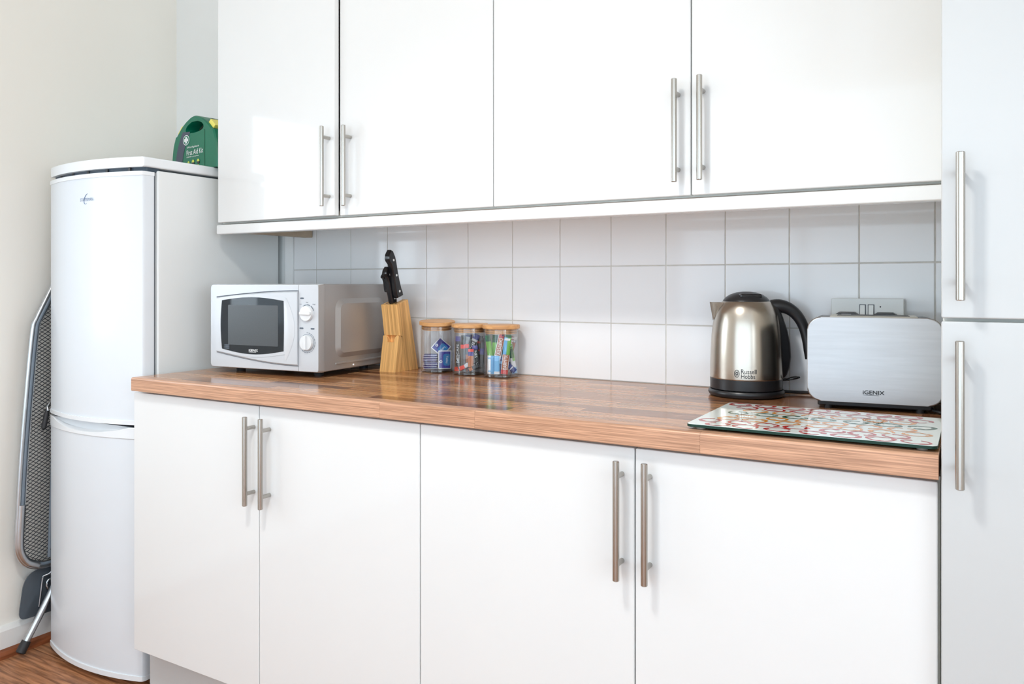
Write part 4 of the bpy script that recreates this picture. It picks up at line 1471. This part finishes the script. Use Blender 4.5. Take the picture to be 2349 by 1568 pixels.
def loc_t(x, y, z_):
    return Matrix.Rotation(-TA, 3, 'Z') @ Vector((x - TO[0], y - TO[1], z_ - WT))
cord = [(-.010, -.155, WT + .014), (.004, -.176, WT + .007), (.016, -.182, WT + .0042), (.0255, -.172, WT + .004), (.027, -.12, WT + .004), (.026, -.05, WT + .006), (.012, -.012, WT + .03), (-.06, -.009, WT + .09), (-.0945, -.012, WT + .13), (-.0965, -.034, WT + .148)]
tube(b, [loc_t(*p) for p in cord], .0034, 8)
obj('cord', b, M['rubber'], ts, .9)

# ================================================================== CHOPPING BOARD
bx0, bx1, by0, by1 = -.3672, .0265, -.5785, -.2880
BO = ((bx0 + bx1) / 2, (by0 + by1) / 2, WT)
cb = thing('chopping_board', 'glass chopping board printed with rows of pepper rings, near the worktop edge', 'chopping board', BO)
hw_, hd_ = (bx1 - bx0) / 2, (by1 - by0) / 2
b = nb()
prism(b, rrect(-hw_, hw_, -hd_, hd_, .010, 6), 'z', .0045, .0092, .0006, 1)
obj('glass_edge', b, M['board_edge'], cb, .5)
b = nb()
prism(b, rrect(-hw_ + .0004, hw_ - .0004, -hd_ + .0004, hd_ - .0004, .010, 6), 'z', .0091, .0096)
top_o = obj('printed_top', b, M['board'], cb)
rowsc = ['pep_red', 'pep_red', 'pep_orange', 'pep_green', 'pep_orange', 'pep_orange', 'pep_red', 'pep_red']
nr = len(rowsc)
for r in range(nr):
    v0 = hd_ - .021 - r * (2 * hd_ - .042) / (nr - 1) + 0
    for c in range(-1, 9):
        u0 = -hw_ + .026 + c * .0515 + (.026 if r % 2 else 0) + random.uniform(-.004, .004)
        if abs(u0) > hw_ - .026: continue
        bm = nb()
        ph = random.uniform(0, 6.28)
        lob = random.choice((2, 3, 3))
        ax, ay = random.uniform(.0205, .0230), random.uniform(.0175, .0195)
        wdt = random.uniform(.0042, .0056)
        n = 40
        gap0 = random.uniform(0, 2 * PI); gap = random.choice((0, .4, .7))
        O_, I_ = [], []
        for i in range(n + 1):
            a = gap0 + gap / 2 + (2 * PI - gap) * i / n
            rr = 1 + .09 * math.cos(lob * a + ph)
            w = wdt * (1 + 1.1 * max(0, math.cos(lob * a + ph + .5)) ** 3)
            O_.append(bm.verts.new((u0 + ax * rr * math.cos(a), v0 + ay * rr * math.sin(a), .00985)))
            I_.append(bm.verts.new((u0 + (ax * rr - w) * math.cos(a), v0 + (ay * rr - w) * math.sin(a), .00985)))
        for i in range(n):
            bm.faces.new((O_[i], O_[i + 1], I_[i + 1], I_[i]))
        obj('pepper_ring', bm, M[rowsc[r]], top_o)
for sx in (-1, 1):
    for sy in (-1, 1):
        b = nb(); cyl(b, (sx * (hw_ - .022), sy * (hd_ - .018), 0), (sx * (hw_ - .022), sy * (hd_ - .018), .0048), .008, seg=14)
        obj('foot', b, M['clear_foot'], cb, .6)

# ================================================================== SOCKET AND PLUGS
SO = (-.1325, 0, 1.0845)
so_ = thing('wall_socket', 'white double wall socket with two switches behind the toaster', 'socket', SO)
b = nb()
box(b, -.0725, .0735, -.030, -.0002, -.043, .0430, .002, 2)
obj('back_box', b, M['socket'], so_, .5)
b = nb()
box(b, -.0735, .0745, -.0375, -.0295, -.0440, .0440, .0022, 2)
fpz = obj('face_plate', b, M['socket'], so_, .5)
for x in (-.0135, .0035):
    b = nb()
    box(b, x - .0010, x + .0125, -.0380, -.0370, .0025, .0310)
    obj('switch_well', b, M['gasket'], fpz)
    b = nb()
    prism(b, [(-.0376, .0040), (-.0420, .0040), (-.0385, .0295), (-.0376, .0295)], 'x', x + .0004, x + .0108, .0006, 1)
    obj('switch', b, M['socket'], fpz, .5)
b = nb(); cyl(b, (.028, -.0378, .026), (.028, -.0370, .026), .0016, seg=10)
obj('indicator', b, M['ink'], fpz)
def plug(label, x, sticker):
    t = thing('plug', label, 'plug', (SO[0] + x, -.038, SO[2]))
    b = nb()
    prism(b, [(-.025, -.030), (.025, -.030), (.025, .000), (.022, .010), (.015, .0145), (-.015, .0145), (-.022, .010), (-.025, .000)], 'y', -.028, -.0001, .003, 2)
    o = obj('plug_body', b, M['black'], t, .6)
    if sticker:
        b = nb(); box(b, -.010, .010, -.0286, -.0281, -.004, .0100)
        s = obj('sticker', b, M['paper'], o, label='small white test sticker')
        b = nb()
        for zz in (.0072, .0040, .0008):
            box(b, -.0075, .0075, -.0289, -.0285, zz - .0006, zz + .0006)
        obj('printed_lines', b, M['ink_grey'], o)
    return t
plug('black plug with a white sticker, left in the double socket', -.038, True)
plug('plain black plug, right in the double socket', .039, False)
